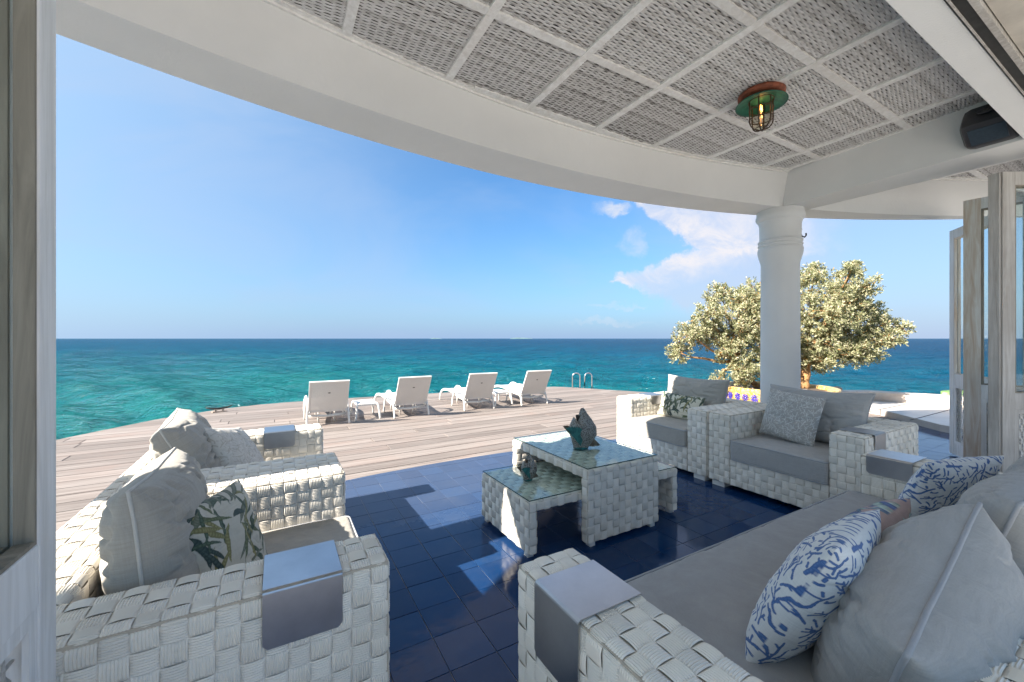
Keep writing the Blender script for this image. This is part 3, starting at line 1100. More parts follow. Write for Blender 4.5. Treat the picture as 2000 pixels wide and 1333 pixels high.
def build_porch():
    P = thing('porch', 'white curved porch with rattan ceiling and round column over the seats', 'porch')
    n = 90
    xs = np.linspace(-6.2, 9.6, n)
    V = []
    for x in xs:
        ti = np.array([x, arc_y(CI, RI, x)])
        V += [(ti[0], ti[1], ZBM), (x, arc_y(CO, RO, x) if abs(x - CO[0]) < RO - .3 else ti[1] - .2, ZBM),
              (x, max(arc_y(CO, RO, x), ti[1] + .05) if abs(x - CO[0]) < RO - .3 else ti[1], ZC + .16),
              (x, arc_y(CT, RT, x) if abs(x - CT[0]) < RT - .3 else ti[1] - .4, ZC + .16),
              (x, arc_y(CT, RT, x) if abs(x - CT[0]) < RT - .3 else ti[1] - .4, ZC)]
    F = []
    for i in range(n - 1):
        for k in range(5):
            F.append((i * 5 + k, i * 5 + (k + 1) % 5, (i + 1) * 5 + (k + 1) % 5, (i + 1) * 5 + k))
    F += [tuple(range(5))[::-1], tuple((n - 1) * 5 + k for k in range(5))]
    link('curved_beam', make_mesh('curved_beam', V, F, 'plaster'), P, autos=30)
    # straight beam from column to the house wall
    b = MB()
    x_l0, x_l1 = 4.70, 4.595
    yb0, yb1 = 2.345, 0.66
    b.add([(x_l0, yb0, ZBM), (5.05, 2.27, ZBM), (5.05, yb1, ZBM), (x_l1, yb1, ZBM),
           (x_l0 - .02, yb0, ZC + .01), (5.05, 2.27, ZC + .01), (5.05, yb1, ZC + .01), (x_l1 - .03, yb1, ZC + .01)],
          [(0, 1, 2, 3), (4, 7, 6, 5), (0, 4, 5, 1), (1, 5, 6, 2), (2, 6, 7, 3), (3, 7, 4, 0)])
    link('cross_beam', b.mesh('cross_beam', 'plaster'), P)
    b2 = MB().box(-1.55, -1.2, .66, 2.25, ZBM + .001, ZC + .01)
    link('cross_beam', b2.mesh('cross_beam', 'plaster'), P)
    # lintel over the opening, door track
    link('lintel', MB().box(-6, 12, 0.582, 0.702, ZBM - .002, ZC + .17).mesh('lintel', 'lintel_plaster'), P)
    tr = MB()
    tr.box(-2.5, 10, 0.530, 0.580, ZBM - .004, ZBM + .05)
    link('door_track', tr.mesh('door_track', 'dark_metal'), P)
    tr = MB()
    tr.box(-2.5, 10, 0.505, 0.528, ZBM - .012, ZBM + .05); tr.box(-2.5, 10, 0.566, 0.572, ZBM - .012, ZBM - .0045)
    link('door_track', tr.mesh('door_track', 'door_grey'), P)
    link('interior_ceiling', MB().box(-3.5, 9, -0.45, 0.50, ZBM + .01, ZBM + .06).mesh('interior_ceiling', 'cream_ceiling'), P)
    # roof slab
    pts = [(x, arc_y(CT, RT, x) + .12) for x in np.linspace(9.4, -5.2, 50)]
    link('roof_slab', MB().prism([(-5.2, .45), (9.4, .45)] + pts, ZC + .12, ZC + .30).mesh('roof_slab', 'plaster'), P)
    # rattan backing (dark void above the weave)
    pts2 = [(x, arc_y(CT, RT, x) + .02) for x in np.linspace(8.6, -4.6, 50)]
    link('ceiling_backing', MB().prism([(-4.6, .70), (8.6, .70)] + pts2, ZC + .012, ZC + .03).mesh('ceiling_backing', 'void'), P)
    # column with collar mouldings
    def column(x, y):
        prof = [(.205, 0), (.205, .06), (.19, .09), (.188, 1.0), (.184, 2.18), (.190, 2.20), (.212, 2.28), (.218, 2.32), (.214, 2.35), (.203, 2.36), (.203, 2.368), (.214, 2.378), (.214, 2.392), (.203, 2.400), (.203, 2.408), (.214, 2.418), (.214, 2.432),
                (.202, 2.442), (.198, 2.455), (.200, 2.62), (.206, 2.63), (.206, 2.648), (.215, 2.655), (.232, 2.675), (.236, 2.70), (.228, 2.73), (.222, ZBM - .001)]
        c = link('column', MB().lathe(prof, 64).mesh('column', 'plaster'), P, loc=(x, y, 0), autos=35)
        return c
    column(4.86, 2.46)
    column(-1.42, 2.50)
    # ceiling grid
    SP = 0.662
    gx = [-0.315 + SP * k for k in range(-6, 14)]
    gy = [1.314 + SP * k for k in range(-1, 3)]
    bw = 0.027
    def top_y(x):
        return arc_y(CT, RT, x)
    def blocks(x):
        return 4.60 < x < 5.07 or -1.57 < x < -1.18
    for x in gx:
        if blocks(x): continue
        y1 = top_y(x) - 0.03
        if y1 < .75: continue
        m = MB().cbox(-bw, bw, .703, y1, -.020, .010, .004).mesh('ceiling_batten', 'batten_wood')
        link('ceiling_batten', m, P, loc=(x, 0, ZC))
    for k, y in enumerate(gy):
        for (a, b_) in ((-1.16, 4.64), (5.07, 8.5), (-4.5, -1.58)):
            # clip against the curved beam
            X = np.linspace(a, b_, 200)
            ok = [x for x in X if top_y(x) - .03 > y]
            if not ok: continue
            m = MB().cbox(min(ok), max(ok), -bw, bw, -.017, .010, .004).mesh('ceiling_batten', 'batten_wood')
            link('ceiling_batten', m, P, loc=(0, y, ZC))
    # trims following the beams
    for (o_, z0, z1) in ((0.012, ZC - .028, ZC + .01), (0.040, ZC - .014, ZC + .01)):
        V = []; xs2 = np.linspace(-4.4, 8.2, 70)
        for x in xs2:
            y = top_y(x)
            for (dy, z) in ((.03, z0), (-o_, z0), (-o_, z1), (.03, z1)):
                V.append((x, y + dy, z))
        F = []
        for i in range(len(xs2) - 1):
            for k in range(4):
                F.append((i * 4 + k, i * 4 + (k + 1) % 4, (i + 1) * 4 + (k + 1) % 4, (i + 1) * 4 + k))
        link('ceiling_trim', make_mesh('ceiling_trim', V, F, 'batten_wood'), P)
    t_ = MB().box(-1.2, 4.6, .702, .722, ZC - .02, ZC + .01)
    t_.box(4.60, 4.645, .722, 2.30, ZC - .018, ZC + .009)
    t_.box(5.05, 5.075, .722, 2.20, ZC - .018, ZC + .009)
    link('ceiling_trim', t_.mesh('ceiling_trim', 'batten_wood'), P)
    # woven rattan panels between the battens
    ribs_y = [0.70] + gy[1:] + [3.3]
    rn = np.random.default_rng(5)
    for i in range(len(gx) - 1):
        xa, xb = gx[i] + bw * .6, gx[i + 1] - bw * .6
        if xb < -3.0 or xa > 8.2: continue
        for j in range(len(ribs_y) - 1):
            ya, yb = ribs_y[j] + (bw * .6 if j else 0), ribs_y[j + 1] - bw * .6
            ytop = max(top_y(xa), top_y(xb), top_y((xa + xb) / 2))
            if ya > ytop - .02: continue
            yb = min(yb, ytop + .03)
            # weavers run along x; stakes along y every 55 mm
            pitch = 0.0112; st = 0.0473
            ny = int((yb - ya) / pitch)
            nx = int((xb - xa) / st * 4) + 1
            X = np.linspace(xa, xb, nx + 1)
            Yc = ya + (np.arange(ny) + .5) * pitch
            amp = 0.0034
            gap = rn.random(ny) * .25
            VV = []; FF = []; c = 0
            sag = rn.normal(0, .0012, (ny, 1)) + .0022 * np.interp(X, X[::6], rn.normal(0, 1, len(X[::6])))[None, :] * rn.random((ny, 1))
            ph = (np.arange(ny) % 2)[:, None] * pi
            zz = ZC - .004 + amp * np.cos(X[None, :] * pi / st + ph) + rn.normal(0, .0006, (ny, nx + 1))
            wid = pitch * (0.60 - 0.13 * np.cos(X[None, :] * pi / st + ph)) * (1 - gap[:, None] * .5)
            yy = Yc[:, None] + sag
            A = np.stack([np.broadcast_to(X, zz.shape), yy - wid, zz + .002], -1)
            B = np.stack([np.broadcast_to(X, zz.shape), yy, zz - .0016], -1)
            C_ = np.stack([np.broadcast_to(X, zz.shape), yy + wid, zz + .002], -1)
            V = np.stack([A, B, C_], 1)      # ny,3,nx+1,3
            g = np.arange(ny * 3 * (nx + 1)).reshape(ny, 3, nx + 1)
            F1 = np.stack([g[:, :-1, :-1], g[:, 1:, :-1], g[:, 1:, 1:], g[:, :-1, 1:]], -1).reshape(-1, 4)
            V = V.reshape(-1, 3)
            # stakes
            ks = np.arange(math.ceil(xa / st), int(xb / st) + 1)
            SV = []; SF = []
            for kx in ks:
                x = (kx + .5) * st
                if x > xb: continue
                SV += [(x - .004, ya, ZC), (x, ya, ZC - .0035), (x + .004, ya, ZC), (x - .004, yb, ZC), (x, yb, ZC - .0035), (x + .004, yb, ZC)]
                SF += [(c, c + 3, c + 4, c + 1), (c + 1, c + 4, c + 5, c + 2)]; c += 6
            if SV:
                F1 = np.concatenate([F1, np.array(SF) + len(V)]); V = np.concatenate([V, np.array(SV)])
            fc = V[F1].mean(1)
            keep = np.array([q[1] < arc_y(CT, RT, q[0]) + .02 for q in fc]) & ~((fc[:, 0] > 4.64) & (fc[:, 0] < 5.05)) & (fc[:, 1] < yb + .01)
            F1 = F1[keep]
            if len(F1) < 50: continue
            link('rattan_panel', make_mesh('rattan_panel', V, F1, 'ceiling_rattan', True), P)
    # iron hook on the column
    h = MB().tube([(0.0, 0, .10), (.02, 0, .105), (.035, 0, .09), (.03, 0, .06), (.045, 0, .03), (.075, 0, .02), (.092, 0, .04), (.09, 0, .065)], .008, 8)
    h.tube([(-.005, 0, .13), (.03, 0, .12), (.045, 0, .105)], .007, 6)
    hk = link('hook', h.mesh('hook', 'dark_metal', True), P, loc=(4.86 + .2 * cos(radians(-29.87)), 2.46 + .2 * sin(radians(-29.87)), 2.46))
    hk.rotation_euler = (0, 0, radians(-29.87))
    return P


PORCH = build_porch()

# ------------------------------------------------------------------ furniture
L1 = woven_seat('woven_armchair', 1.175, 0.985, 'white woven armchair nearest the glazed door, with grey and leaf-print cushions', 'armchair', (0.30, 1.28, 0), 0, 'white woven armchairs', cushion=3, fabric='fabric_taupe')
L2 = copy_thing(L1, (0.30, 2.457, 0), 0, 'white woven armchair beside the deck with a cream coral cushion, sea behind')
R1 = copy_thing(L1, (3.49, 2.395, 0), pi, 'white woven armchair with a grey coral-print square cushion, in front of the column')
R2 = copy_thing(L1, (3.49, 3.585, 0), pi, 'white woven armchair half in sun by the planter, with a leaf-print lumbar cushion')
ns = make_mesh  # keep name short
for ob in (R1, R2):
    for ch in [c for c in COL.objects if c.parent == ob and c.name.startswith('seat_cushion')]:
        ch.data = ch.data.copy(); ch.data.materials[0] = MATS['fabric_grey' if ob is R1 else 'fabric_taupe']
SOFA = woven_seat('woven_sofa', 48 * CELL, 1.02, 'deep white woven sofa with a long grey mattress and piled cushions', 'sofa', (3.20, 1.07, 0), pi / 2, None, ridges=8, cushion=8, seat_z=(0.27, 0.445), fabric='fabric_seat', overhang=0.05)


def woven_table(name, label, x0, x1, y0, y1, z, th, open_axis):
    """panels at both ends and a slab top; open_axis: axis along which one looks through"""
    t = thing(name, label, 'table', (x0, y0, 0), 0)
    X, Y = x1 - x0, y1 - y0
    zb = .03
    w = Weave(8)
    core = MB()
    if open_axis == 'x':      # panels at y=0 and y=Y
        big = ((-0, 0, -.3), (X, Y, z))
        w.sheet([(0, 0, zb), (0, 0, z), (0, Y, z), (0, Y, zb)], (1, 0, 0), X, big, r=.012)
        for xe in (0, X):
            w.sheet([(xe, 0, zb), (xe, 0, z - th)], (0, 1, 0), th, ((0, 0, -.3), (X, th, z + .3)), r=.012, nct=1)
            w.sheet([(xe, Y - th, zb), (xe, Y - th, z - th)], (0, 1, 0), th, ((0, Y - th, -.3), (X, Y, z + .3)), r=.012, nct=1)
            w.sheet([(xe, 0, z - th), (xe, Y, z - th)], (0, 0, 1), th, ((0, -.0, z - th), (X, Y, z)), r=.012, nct=1, phase=1)
        w.sheet([(0, th, zb), (0, th, z - th)], (1, 0, 0), X, ((-.1, 0, -.3), (X + .1, th, z + .3)), r=.01)
        w.sheet([(0, Y - th, zb), (0, Y - th, z - th)], (1, 0, 0), X, ((-.1, Y - th, -.3), (X + .1, Y, z + .3)), r=.01)
        core.box(.004, X - .004, .004, th - .004, zb, z - .004); core.box(.004, X - .004, Y - th + .004, Y - .004, zb, z - .004)
        core.box(.005, X - .005, th - .004, Y - th + .004, z - th + .004, z - .005)
        feet = [(.05, th / 2), (X - .05, th / 2), (.05, Y - th / 2), (X - .05, Y - th / 2)]
    else:                     # panels at x=0 and x=X
        big = ((0, 0, -.3), (X, Y, z))
        w.sheet([(0, 0, zb), (0, 0, z), (X, 0, z), (X, 0, zb)], (0, 1, 0), Y, big, r=.012)
        for ye in (0, Y):
            w.sheet([(0, ye, zb), (0, ye, z - th)], (1, 0, 0), th, ((0, 0, -.3), (th, Y, z + .3)), r=.012, nct=1)
            w.sheet([(X - th, ye, zb), (X - th, ye, z - th)], (1, 0, 0), th, ((X - th, 0, -.3), (X, Y, z + .3)), r=.012, nct=1)
            w.sheet([(0, ye, z - th), (X, ye, z - th)], (0, 0, 1), th, ((0, 0, z - th), (X, Y, z)), r=.012, nct=1, phase=1)
        w.sheet([(th, 0, zb), (th, 0, z - th)], (0, 1, 0), Y, ((0, -.1, -.3), (th, Y + .1, z + .3)), r=.01)
        w.sheet([(X - th, 0, zb), (X - th, 0, z - th)], (0, 1, 0), Y, ((X - th, -.1, -.3), (X, Y + .1, z + .3)), r=.01)
        core.box(.004, th - .004, .004, Y - .004, zb, z - .004); core.box(X - th + .004, X - .004, .004, Y - .004, zb, z - .004)
        core.box(th - .004, X - th + .004, .005, Y - .005, z - th + .004, z - .005)
        feet = [(th / 2, .05), (th / 2, Y - .05), (X - th / 2, .05), (X - th / 2, Y - .05)]
    link('core', core.mesh('core', 'weave_core'), t)
    link('woven_shell', w.mesh('woven_shell'), t)
    fm = MB().cbox(-.022, .022, -.022, .022, 0, zb, .003).mesh('foot', 'white_plastic')
    for (a, b) in feet: link('foot', fm, t, loc=(a, b, 0))
    gz = z + .0095
    gp = link('glass_top', MB().box(.006, X - .006, .006, Y - .006, gz, gz + .006).mesh('glass_top', 'table_glass'), t)
    e = MB()
    for (a, b, c, d) in ((.004, X - .004, .0040, .0058), (.004, X - .004, Y - .0058, Y - .004), (.004, .0058, .006, Y - .006), (X - .0058, X - .004, .006, Y - .006)):
        e.box(a, b, c, d, gz, gz + .006)
    link('glass_edge', e.mesh('glass_edge', 'glass_edge'), gp)
    return t


woven_table('coffee_table', 'tall white woven coffee table with a glass top, carrying the large fish', 1.725, 2.385, 2.03, 2.99, 0.497, .06, 'x')
woven_table('nesting_table', 'low long white woven table pushed through under the taller one', 1.325, 2.68, 2.10, 2.76, 0.345, .06, 'y')


def tray(x0, x1, y0, y1, side, drop, label, ztop=ZT):
    """folded steel plate over an arm; side in {-x,+x,-y,+y} names where the flap hangs"""
    t = 0.003; r = 0.006; z = ztop + .0085
    if side[1] == 'x':
        a0, a1 = x0, x1
        cross = 'x'
    else:
        a0, a1 = y0, y1
        cross = 'y'
    if side[0] == '-':
        edge, far = a0 - .0085, a1 - .012
        pr = [(edge - t, z - drop), (edge - t, z - r), (edge - t + r * .3, z - r * .3 + t * 0), (edge + r, z + t), (far, z + t), (far, z), (edge + r, z), (edge, z - r), (edge, z - drop)]
    else:
        edge, far = a1 + .0085, a0 + .012
        pr = [(edge + t, z - drop), (edge + t, z - r), (edge + t - r * .3, z - r * .3), (edge - r, z + t), (far, z + t), (far, z), (edge - r, z), (edge, z - r), (edge, z - drop)]
    n = len(pr); V = []
    if cross == 'x':
        b0, b1 = y0, y1
    else:
        b0, b1 = x0, x1
    cr = 0.012
    L = [b0, b0 + cr, b1 - cr, b1]
    for bi, b in enumerate(L):
        for k, (a, zz) in enumerate(pr):
            if k in (0, n - 1) and bi in (0, 3): zz += cr
            V.append((a, b, zz) if cross == 'x' else (b, a, zz))
    F = []
    for i in range(3):
        for k in range(n):
            F.append((i * n + k, i * n + (k + 1) % n, (i + 1) * n + (k + 1) % n, (i + 1) * n + k))
    for base, rev in ((0, 1), (3 * n, 0)):
        quads = [(0, 1, 7, 8), (1, 2, 6, 7), (2, 3, 6), (3, 4, 5, 6)]
        for q in quads:
            q = tuple(base + i for i in q)
            F.append(q[::-1] if rev else q)
    me = make_mesh('arm_tray', V, F, 'brushed_steel')
    bm = bmesh.new(); bm.from_mesh(me); bmesh.ops.recalc_face_normals(bm, faces=bm.faces); bm.to_mesh(me); bm.free()
    return link('arm_tray', me, None, label=label, cat='tray', group='folded steel arm trays')


AW = 1.175 / 22 * 4
tray(-.035, .163, 1.28, 1.28 + AW, '-y', .155, 'folded steel tray on the near arm of the armchair by the glazed door')
tray(-.085, .110, 2.457 + 1.175 - AW, 2.457 + 1.175, '-y', .115, 'folded steel tray on the sunlit arm closest to the loungers')
tray(3.20 - 48 * CELL, 3.20 - 44 * CELL, .765, .955, '-x', .20, 'folded steel tray on the sofa arm in front of the coffee tables')
tray(3.20 - 4 * CELL, 3.20, .835, 1.035, '-x', .105, 'folded steel tray on the far arm of the grey sofa beside the folding doors')
tray(3.62, 3.80, 2.395 - 1.175, 2.395 - 1.175 + AW, '-y', .20, 'folded steel tray on the outer arm of the armchair with the grey coral cushion')
tray(3.83, 4.05, 3.585 - AW, 3.585, '-y', .105, 'folded steel tray on the arm of the half-sunlit armchair by the planter')

# ------------------------------------------------------------------ cushions
def raster(strokes, W_, H_, bg, res=520):
    img = np.ones((int(res * H_ / W_), res, 3)) * np.array(bg)
    ny, nx = img.shape[:2]
    for (p, q, r0, r1, col) in strokes:
        p = np.array(p); q = np.array(q)
        R_ = max(r0, r1) + 0.004
        lo = np.minimum(p, q) - R_; hi = np.maximum(p, q) + R_
        x0 = max(0, int(lo[0] / W_ * nx)); x1 = min(nx, int(hi[0] / W_ * nx) + 2)
        y0 = max(0, int(lo[1] / H_ * ny)); y1 = min(ny, int(hi[1] / H_ * ny) + 2)
        if x1 <= x0 or y1 <= y0: continue
        X, Y = np.meshgrid((np.arange(x0, x1) + .5) / nx * W_, (np.arange(y0, y1) + .5) / ny * H_)
        d = q - p; L = d @ d + 1e-12
        tt = np.clip(((X - p[0]) * d[0] + (Y - p[1]) * d[1]) / L, 0, 1)
        dist = np.hypot(X - p[0] - tt * d[0], Y - p[1] - tt * d[1])
        rr = r0 + (r1 - r0) * tt
        a = np.clip((rr - dist) / 0.0012 + .5, 0, 1)[..., None]
        col_ = np.array(col)
        if col_.shape == (2, 3):
            c = col_[0] * (dist / (rr + 1e-9))[..., None] + col_[1] * (1 - dist / (rr + 1e-9))[..., None]
        else:
            c = col_
        img[y0:y1, x0:x1] = img[y0:y1, x0:x1] * (1 - a) + c * a
    return img


def coral_print(W_, H_, seed, bg, col, w=0.0040, seg=0.0095, gap=2.9, n_seed=60, taper=0.9):
    """space-filling coral sprigs: every twig stops where it would touch another"""
    rn = random.Random(seed); st = []
    pts = np.zeros((0, 2)); own = np.zeros(0, int); birth = np.zeros(0, int)
    tips = []
    sprig = 0
    def free(p, start):
        if len(pts) == 0: return True
        d = np.hypot(pts[:, 0] - p[0], pts[:, 1] - p[1])
        e = np.hypot(pts[:, 0] - start[0], pts[:, 1] - start[1])
        return not ((d < gap * w) & (e > seg * 1.25)).any()
    for attempt in range(n_seed * 8):
        p = (rn.uniform(0, W_), rn.uniform(0, H_))
        if len(pts) and np.hypot(pts[:, 0] - p[0], pts[:, 1] - p[1]).min() < gap * w * 1.9: continue
        sprig += 1; a0 = rn.uniform(.3, 2.8) if rn.random() < .8 else rn.uniform(-3, 0)
        tips = [(p, a0, 0, 1.0)]
        age = 0
        while tips:
            (x, y), a, gen, ww = tips.pop(0); age += 1
            if gen > 9: continue
            L = seg * rn.uniform(.8, 1.2)
            q = (x + L * cos(a), y + L * sin(a))
            if not (-.02 < q[0] < W_ + .02 and -.02 < q[1] < H_ + .02): continue
            if not free(q, (x, y)): continue
            m = ((x + q[0]) / 2, (y + q[1]) / 2)
            st.append(((x, y), q, w * ww, w * ww, col))
            pts = np.vstack([pts, [m, q]]); own = np.r_[own, sprig, sprig]; birth = np.r_[birth, age, age]
            tips.append((q, a + rn.gauss(0, .16), gen + 1, max(ww * .97, .72)))
            if rn.random() < .72 and gen > 0:
                sd = rn.choice((-1, 1))
                tips.append((q, a + sd * rn.uniform(.6, 1.0), gen + 2 + rn.choice((0, 2, 4)), max(ww * .85, .68)))
    return raster(st, W_, H_, bg)


def leaf_print(W_, H_, seed, bg, greens, n=46, size=0.11):
    rn = random.Random(seed); st = []
    for k in range(n):
        x, y = rn.uniform(0, W_), rn.uniform(0, H_); a = rn.uniform(0.3, 2.8)
        L = size * rn.uniform(.6, 1.25); wd = rn.uniform(.006, .013); c = rn.choice(greens)
        c = np.array(c); lite = np.minimum(c * 1.8 + .03, 1)
        curve = rn.uniform(-1.2, 1.2); m = 12; px_, py_ = x, y; r0 = .001
        for s_ in range(m):
            tq = (s_ + 1) / m; a2 = a + curve * tq
            qx, qy = px_ + L / m * cos(a2), py_ + L / m * sin(a2); r1 = wd * sin(pi * min(tq, .999)) ** .8 + .0008
            st.append(((px_, py_), (qx, qy), r0, r1, np.array([c, lite])))
            px_, py_, r0 = qx, qy, r1
    return raster(st, W_, H_, bg)


def cushion_mesh(name, w, h, t, seed, res=70, k=0.07, n=2.4, p=0.5, wr=0.006, img=None, mat='fabric_grey', bend=0.0, sag=0.0, lean=0.0):
    """pillow standing in the xz plane (thickness y), centred on the origin"""
    g = np.linspace(-1, 1, res)
    g = np.sign(g) * (1 - (1 - np.abs(g)) ** 1.25)
    U, Vv = np.meshgrid(g, g, indexing='ij')
    x = w / 2 * U * (1 - k * (1 - Vv ** 2) * np.abs(U) ** 1.5)
    z = h / 2 * Vv * (1 - k * (1 - U ** 2) * np.abs(Vv) ** 1.5)
    prof = (np.clip(1 - np.abs(U) ** n, 0, 1) ** p) * (np.clip(1 - np.abs(Vv) ** n, 0, 1) ** p)
    sides = []
    for sgn in (-1, 1):
        Q = np.stack([U * 3 + seed * 7.1, Vv * 3, np.full_like(U, sgn * 3.0)], -1)
        lump = fbm(Q, 3, seed)
        # tucks running away from the seams
        e1 = np.abs(Vv) ** 3; e2 = np.abs(U) ** 3
        T1 = fbm(np.stack([U * w * 20, Vv * 1.3 + 9 * np.sign(Vv), np.full_like(U, seed + sgn)], -1), 2, seed + 3)
        T2 = fbm(np.stack([U * 1.3 + 9 * np.sign(U), Vv * h * 20, np.full_like(U, seed + 5 + sgn)], -1), 2, seed + 4)
        R_ = np.abs(fbm(np.stack([U * 1.6 + Vv * 1.1 + seed, Vv * 2.4 - U * .9, np.full_like(U, sgn + 1.7 * seed)], -1), 3, seed + 9))
        fold = -np.clip(0.16 - R_, 0, .16) / .16
        edge = np.minimum(1 - np.abs(U), 1 - np.abs(Vv))
        en = np.clip(edge / .12, 0, 1)
        d = t / 2 * prof * (1 + .07 * lump) + (wr * .8 * (T1 * e1 + T2 * e2) + wr * 1.1 * fold * prof) * en
        y = sgn * d
        sides.append(np.stack([x, y, z], -1))
    A, B = sides
    P = np.concatenate([A.reshape(-1, 3), B.reshape(-1, 3)])
    # wavy seam
    sw = 0.004 * fbm(P * 7 + seed, 2, seed + 20)
    P[:, 1] += sw + bend * (P[:, 0] / (w / 2)) ** 2 + lean * (P[:, 2] / h) ** 2
    P[:, 2] -= sag * (1 - (P[:, 0] / (w / 2)) ** 2) * (P[:, 2] > 0) * (P[:, 2] / (h / 2))
    low = P[:, 2] < -h * .36
    P[low, 2] = -h * .36 + (P[low, 2] + h * .36) * .55
    m = res * res
    idx = np.arange(m).reshape(res, res)
    q = np.stack([idx[:-1, :-1], idx[1:, :-1], idx[1:, 1:], idx[:-1, 1:]], -1).reshape(-1, 4)
    F = np.concatenate([q, q[:, ::-1] + m])
    # weld border
    remap = np.arange(2 * m)
    bord = np.zeros((res, res), bool); bord[0] = bord[-1] = bord[:, 0] = bord[:, -1] = True
    bi = idx[bord]
    P[bi] = (P[bi] + P[bi + m]) / 2
    remap[bi + m] = bi
    F = remap[F]
    ring = np.concatenate([idx[:, 0], idx[-1, 1:], idx[-2::-1, -1], idx[0, -2:0:-1]])
    loop = P[ring]
    attr = None
    if img is not None:
        ny, nx = img.shape[:2]
        iu = np.clip(((U + 1) / 2 * nx).astype(int), 0, nx - 1); iv = np.clip(((Vv + 1) / 2 * ny).astype(int), 0, ny - 1)
        c1 = img[iv, iu].reshape(-1, 3); c2 = img[::-1, ::-1][iv, iu].reshape(-1, 3)
        attr = np.concatenate([c1, c2])
    used = np.unique(F); new = -np.ones(2 * m, int); new[used] = np.arange(len(used))
    return make_mesh(name, P[used], new[F], mat, True, attr[used] if attr is not None else None), loop


def place_cushion(name, label, cat, w, h, t, pos, yaw, tilt, roll=0.0, seed=1, pipe=None, mat='fabric_grey', pr=0.005, group=None, **kw):
    me, loop = cushion_mesh(name, w, h, t, seed, mat=mat, **kw)
    o = link(name, me, None, label=label, cat=cat, group=group)
    M = Matrix.Translation(pos) @ Matrix.Rotation(yaw, 4, 'Z') @ Matrix.Rotation(-tilt, 4, 'X') @ Matrix.Rotation(roll, 4, 'Y')
    o.matrix_world = M
    if pipe:
        step = max(1, len(loop) // 150)
        link('piping', MB().tube(loop[::step], pr, 7, closed=True).mesh('piping', pipe, True), o)
    return o


WHITE = (0.72, 0.73, 0.72); BLUE = np.array([(0.05, 0.11, 0.29), (0.10, 0.20, 0.43)])
coral1 = coral_print(.47, .47, 5, WHITE, BLUE, w=.0038, seg=.0088, gap=2.45, n_seed=260)
coral2 = coral_print(.42, .46, 6, (0.40, 0.39, 0.37), (0.66, 0.66, 0.64), w=.0019, seg=.0065, gap=3.1, n_seed=150)
coral3 = coral_print(.46, .46, 7, (0.62, 0.59, 0.54), (0.47, 0.43, 0.37), w=.0022, seg=.007, gap=3.0, n_seed=120)
GREENS = [(0.05, 0.075, 0.05), (0.085, 0.105, 0.055), (0.035, 0.055, 0.05), (0.17, 0.16, 0.07), (0.11, 0.125, 0.09)]
leaf1 = leaf_print(.48, .42, 3, (0.56, 0.53, 0.45), GREENS, 62, .15)
leaf2 = leaf_print(.60, .32, 4, (0.66, 0.62, 0.50), GREENS, 85, .15)
trop = leaf_print(.55, .35, 8, (0.42, 0.30, 0.27), [(0.04, 0.08, 0.20), (0.10, 0.20, 0.16), (0.28, 0.36, 0.32), (0.45, 0.30, 0.20), (0.05, 0.10, 0.16)], 110, .15)

HP = pi / 2
# left armchairs: cushions face +x  (yaw +90: local -y -> +x)
place_cushion('back_cushion', 'plump grey piped back cushion standing in the armchair nearest the glazed door', 'cushion', .68, .50, .25, (-.345, 1.855, .655), HP + .03, .10, .05, 2, 'piping_light', 'fabric_taupe', n=3.2, p=.42, k=.05, wr=.020, res=130)
place_cushion('leaf_cushion', 'leaf-print cushion on cream in the armchair nearest the glazed door', 'cushion', .43, .40, .16, (-.170, 1.83, .59), HP - .35, .32, .10, 4, None, 'fabric_print', img=leaf1, res=230, k=.09, wr=.006)
place_cushion('back_cushion', 'grey piped back cushion lolling over the back of the deck-side armchair', 'cushion', .66, .50, .27, (-.435, 3.02, .665), HP + .05, .42, -.03, 9, 'piping_light', 'fabric_taupe', n=3.0, p=.45, k=.06, wr=.020, res=130)
place_cushion('coral_cushion', 'cream cushion with faint coral print in the deck-side armchair', 'cushion', .46, .45, .16, (-.21, 3.04, .61), HP - .25, .55, .25, 5, None, 'fabric_print', img=coral3, res=200, k=.08, wr=.006)
# right armchairs: cushions face -x
place_cushion('back_cushion', 'grey back cushion behind the leaf-print lumbar cushion, half in sun', 'cushion', .78, .50, .22, (4.10, 2.985, .665), -HP, .20, 0, 12, 'piping_grey', 'fabric_taupe', n=3.0, p=.45, k=.09, wr=.013, res=90)
place_cushion('lumbar_cushion', 'leaf-print lumbar cushion in the half-sunlit armchair by the planter', 'cushion', .56, .30, .15, (3.90, 3.02, .58), -HP, .30, .02, 14, None, 'fabric_print', img=leaf2, res=180, k=.06, wr=.005)
place_cushion('back_cushion', 'wide grey back cushion with curled ears in front of the column', 'cushion', .80, .50, .22, (4.10, 1.785, .66), -HP, .20, 0, 16, 'piping_grey', 'fabric_grey', n=3.0, p=.45, k=.10, wr=.013, res=90)
place_cushion('coral_cushion', 'square grey cushion with fine white coral print in front of the column', 'cushion', .45, .45, .14, (3.86, 1.87, .66), -HP, .28, .10, 17, None, 'fabric_print', img=coral2, res=240, k=.05, wr=.004)
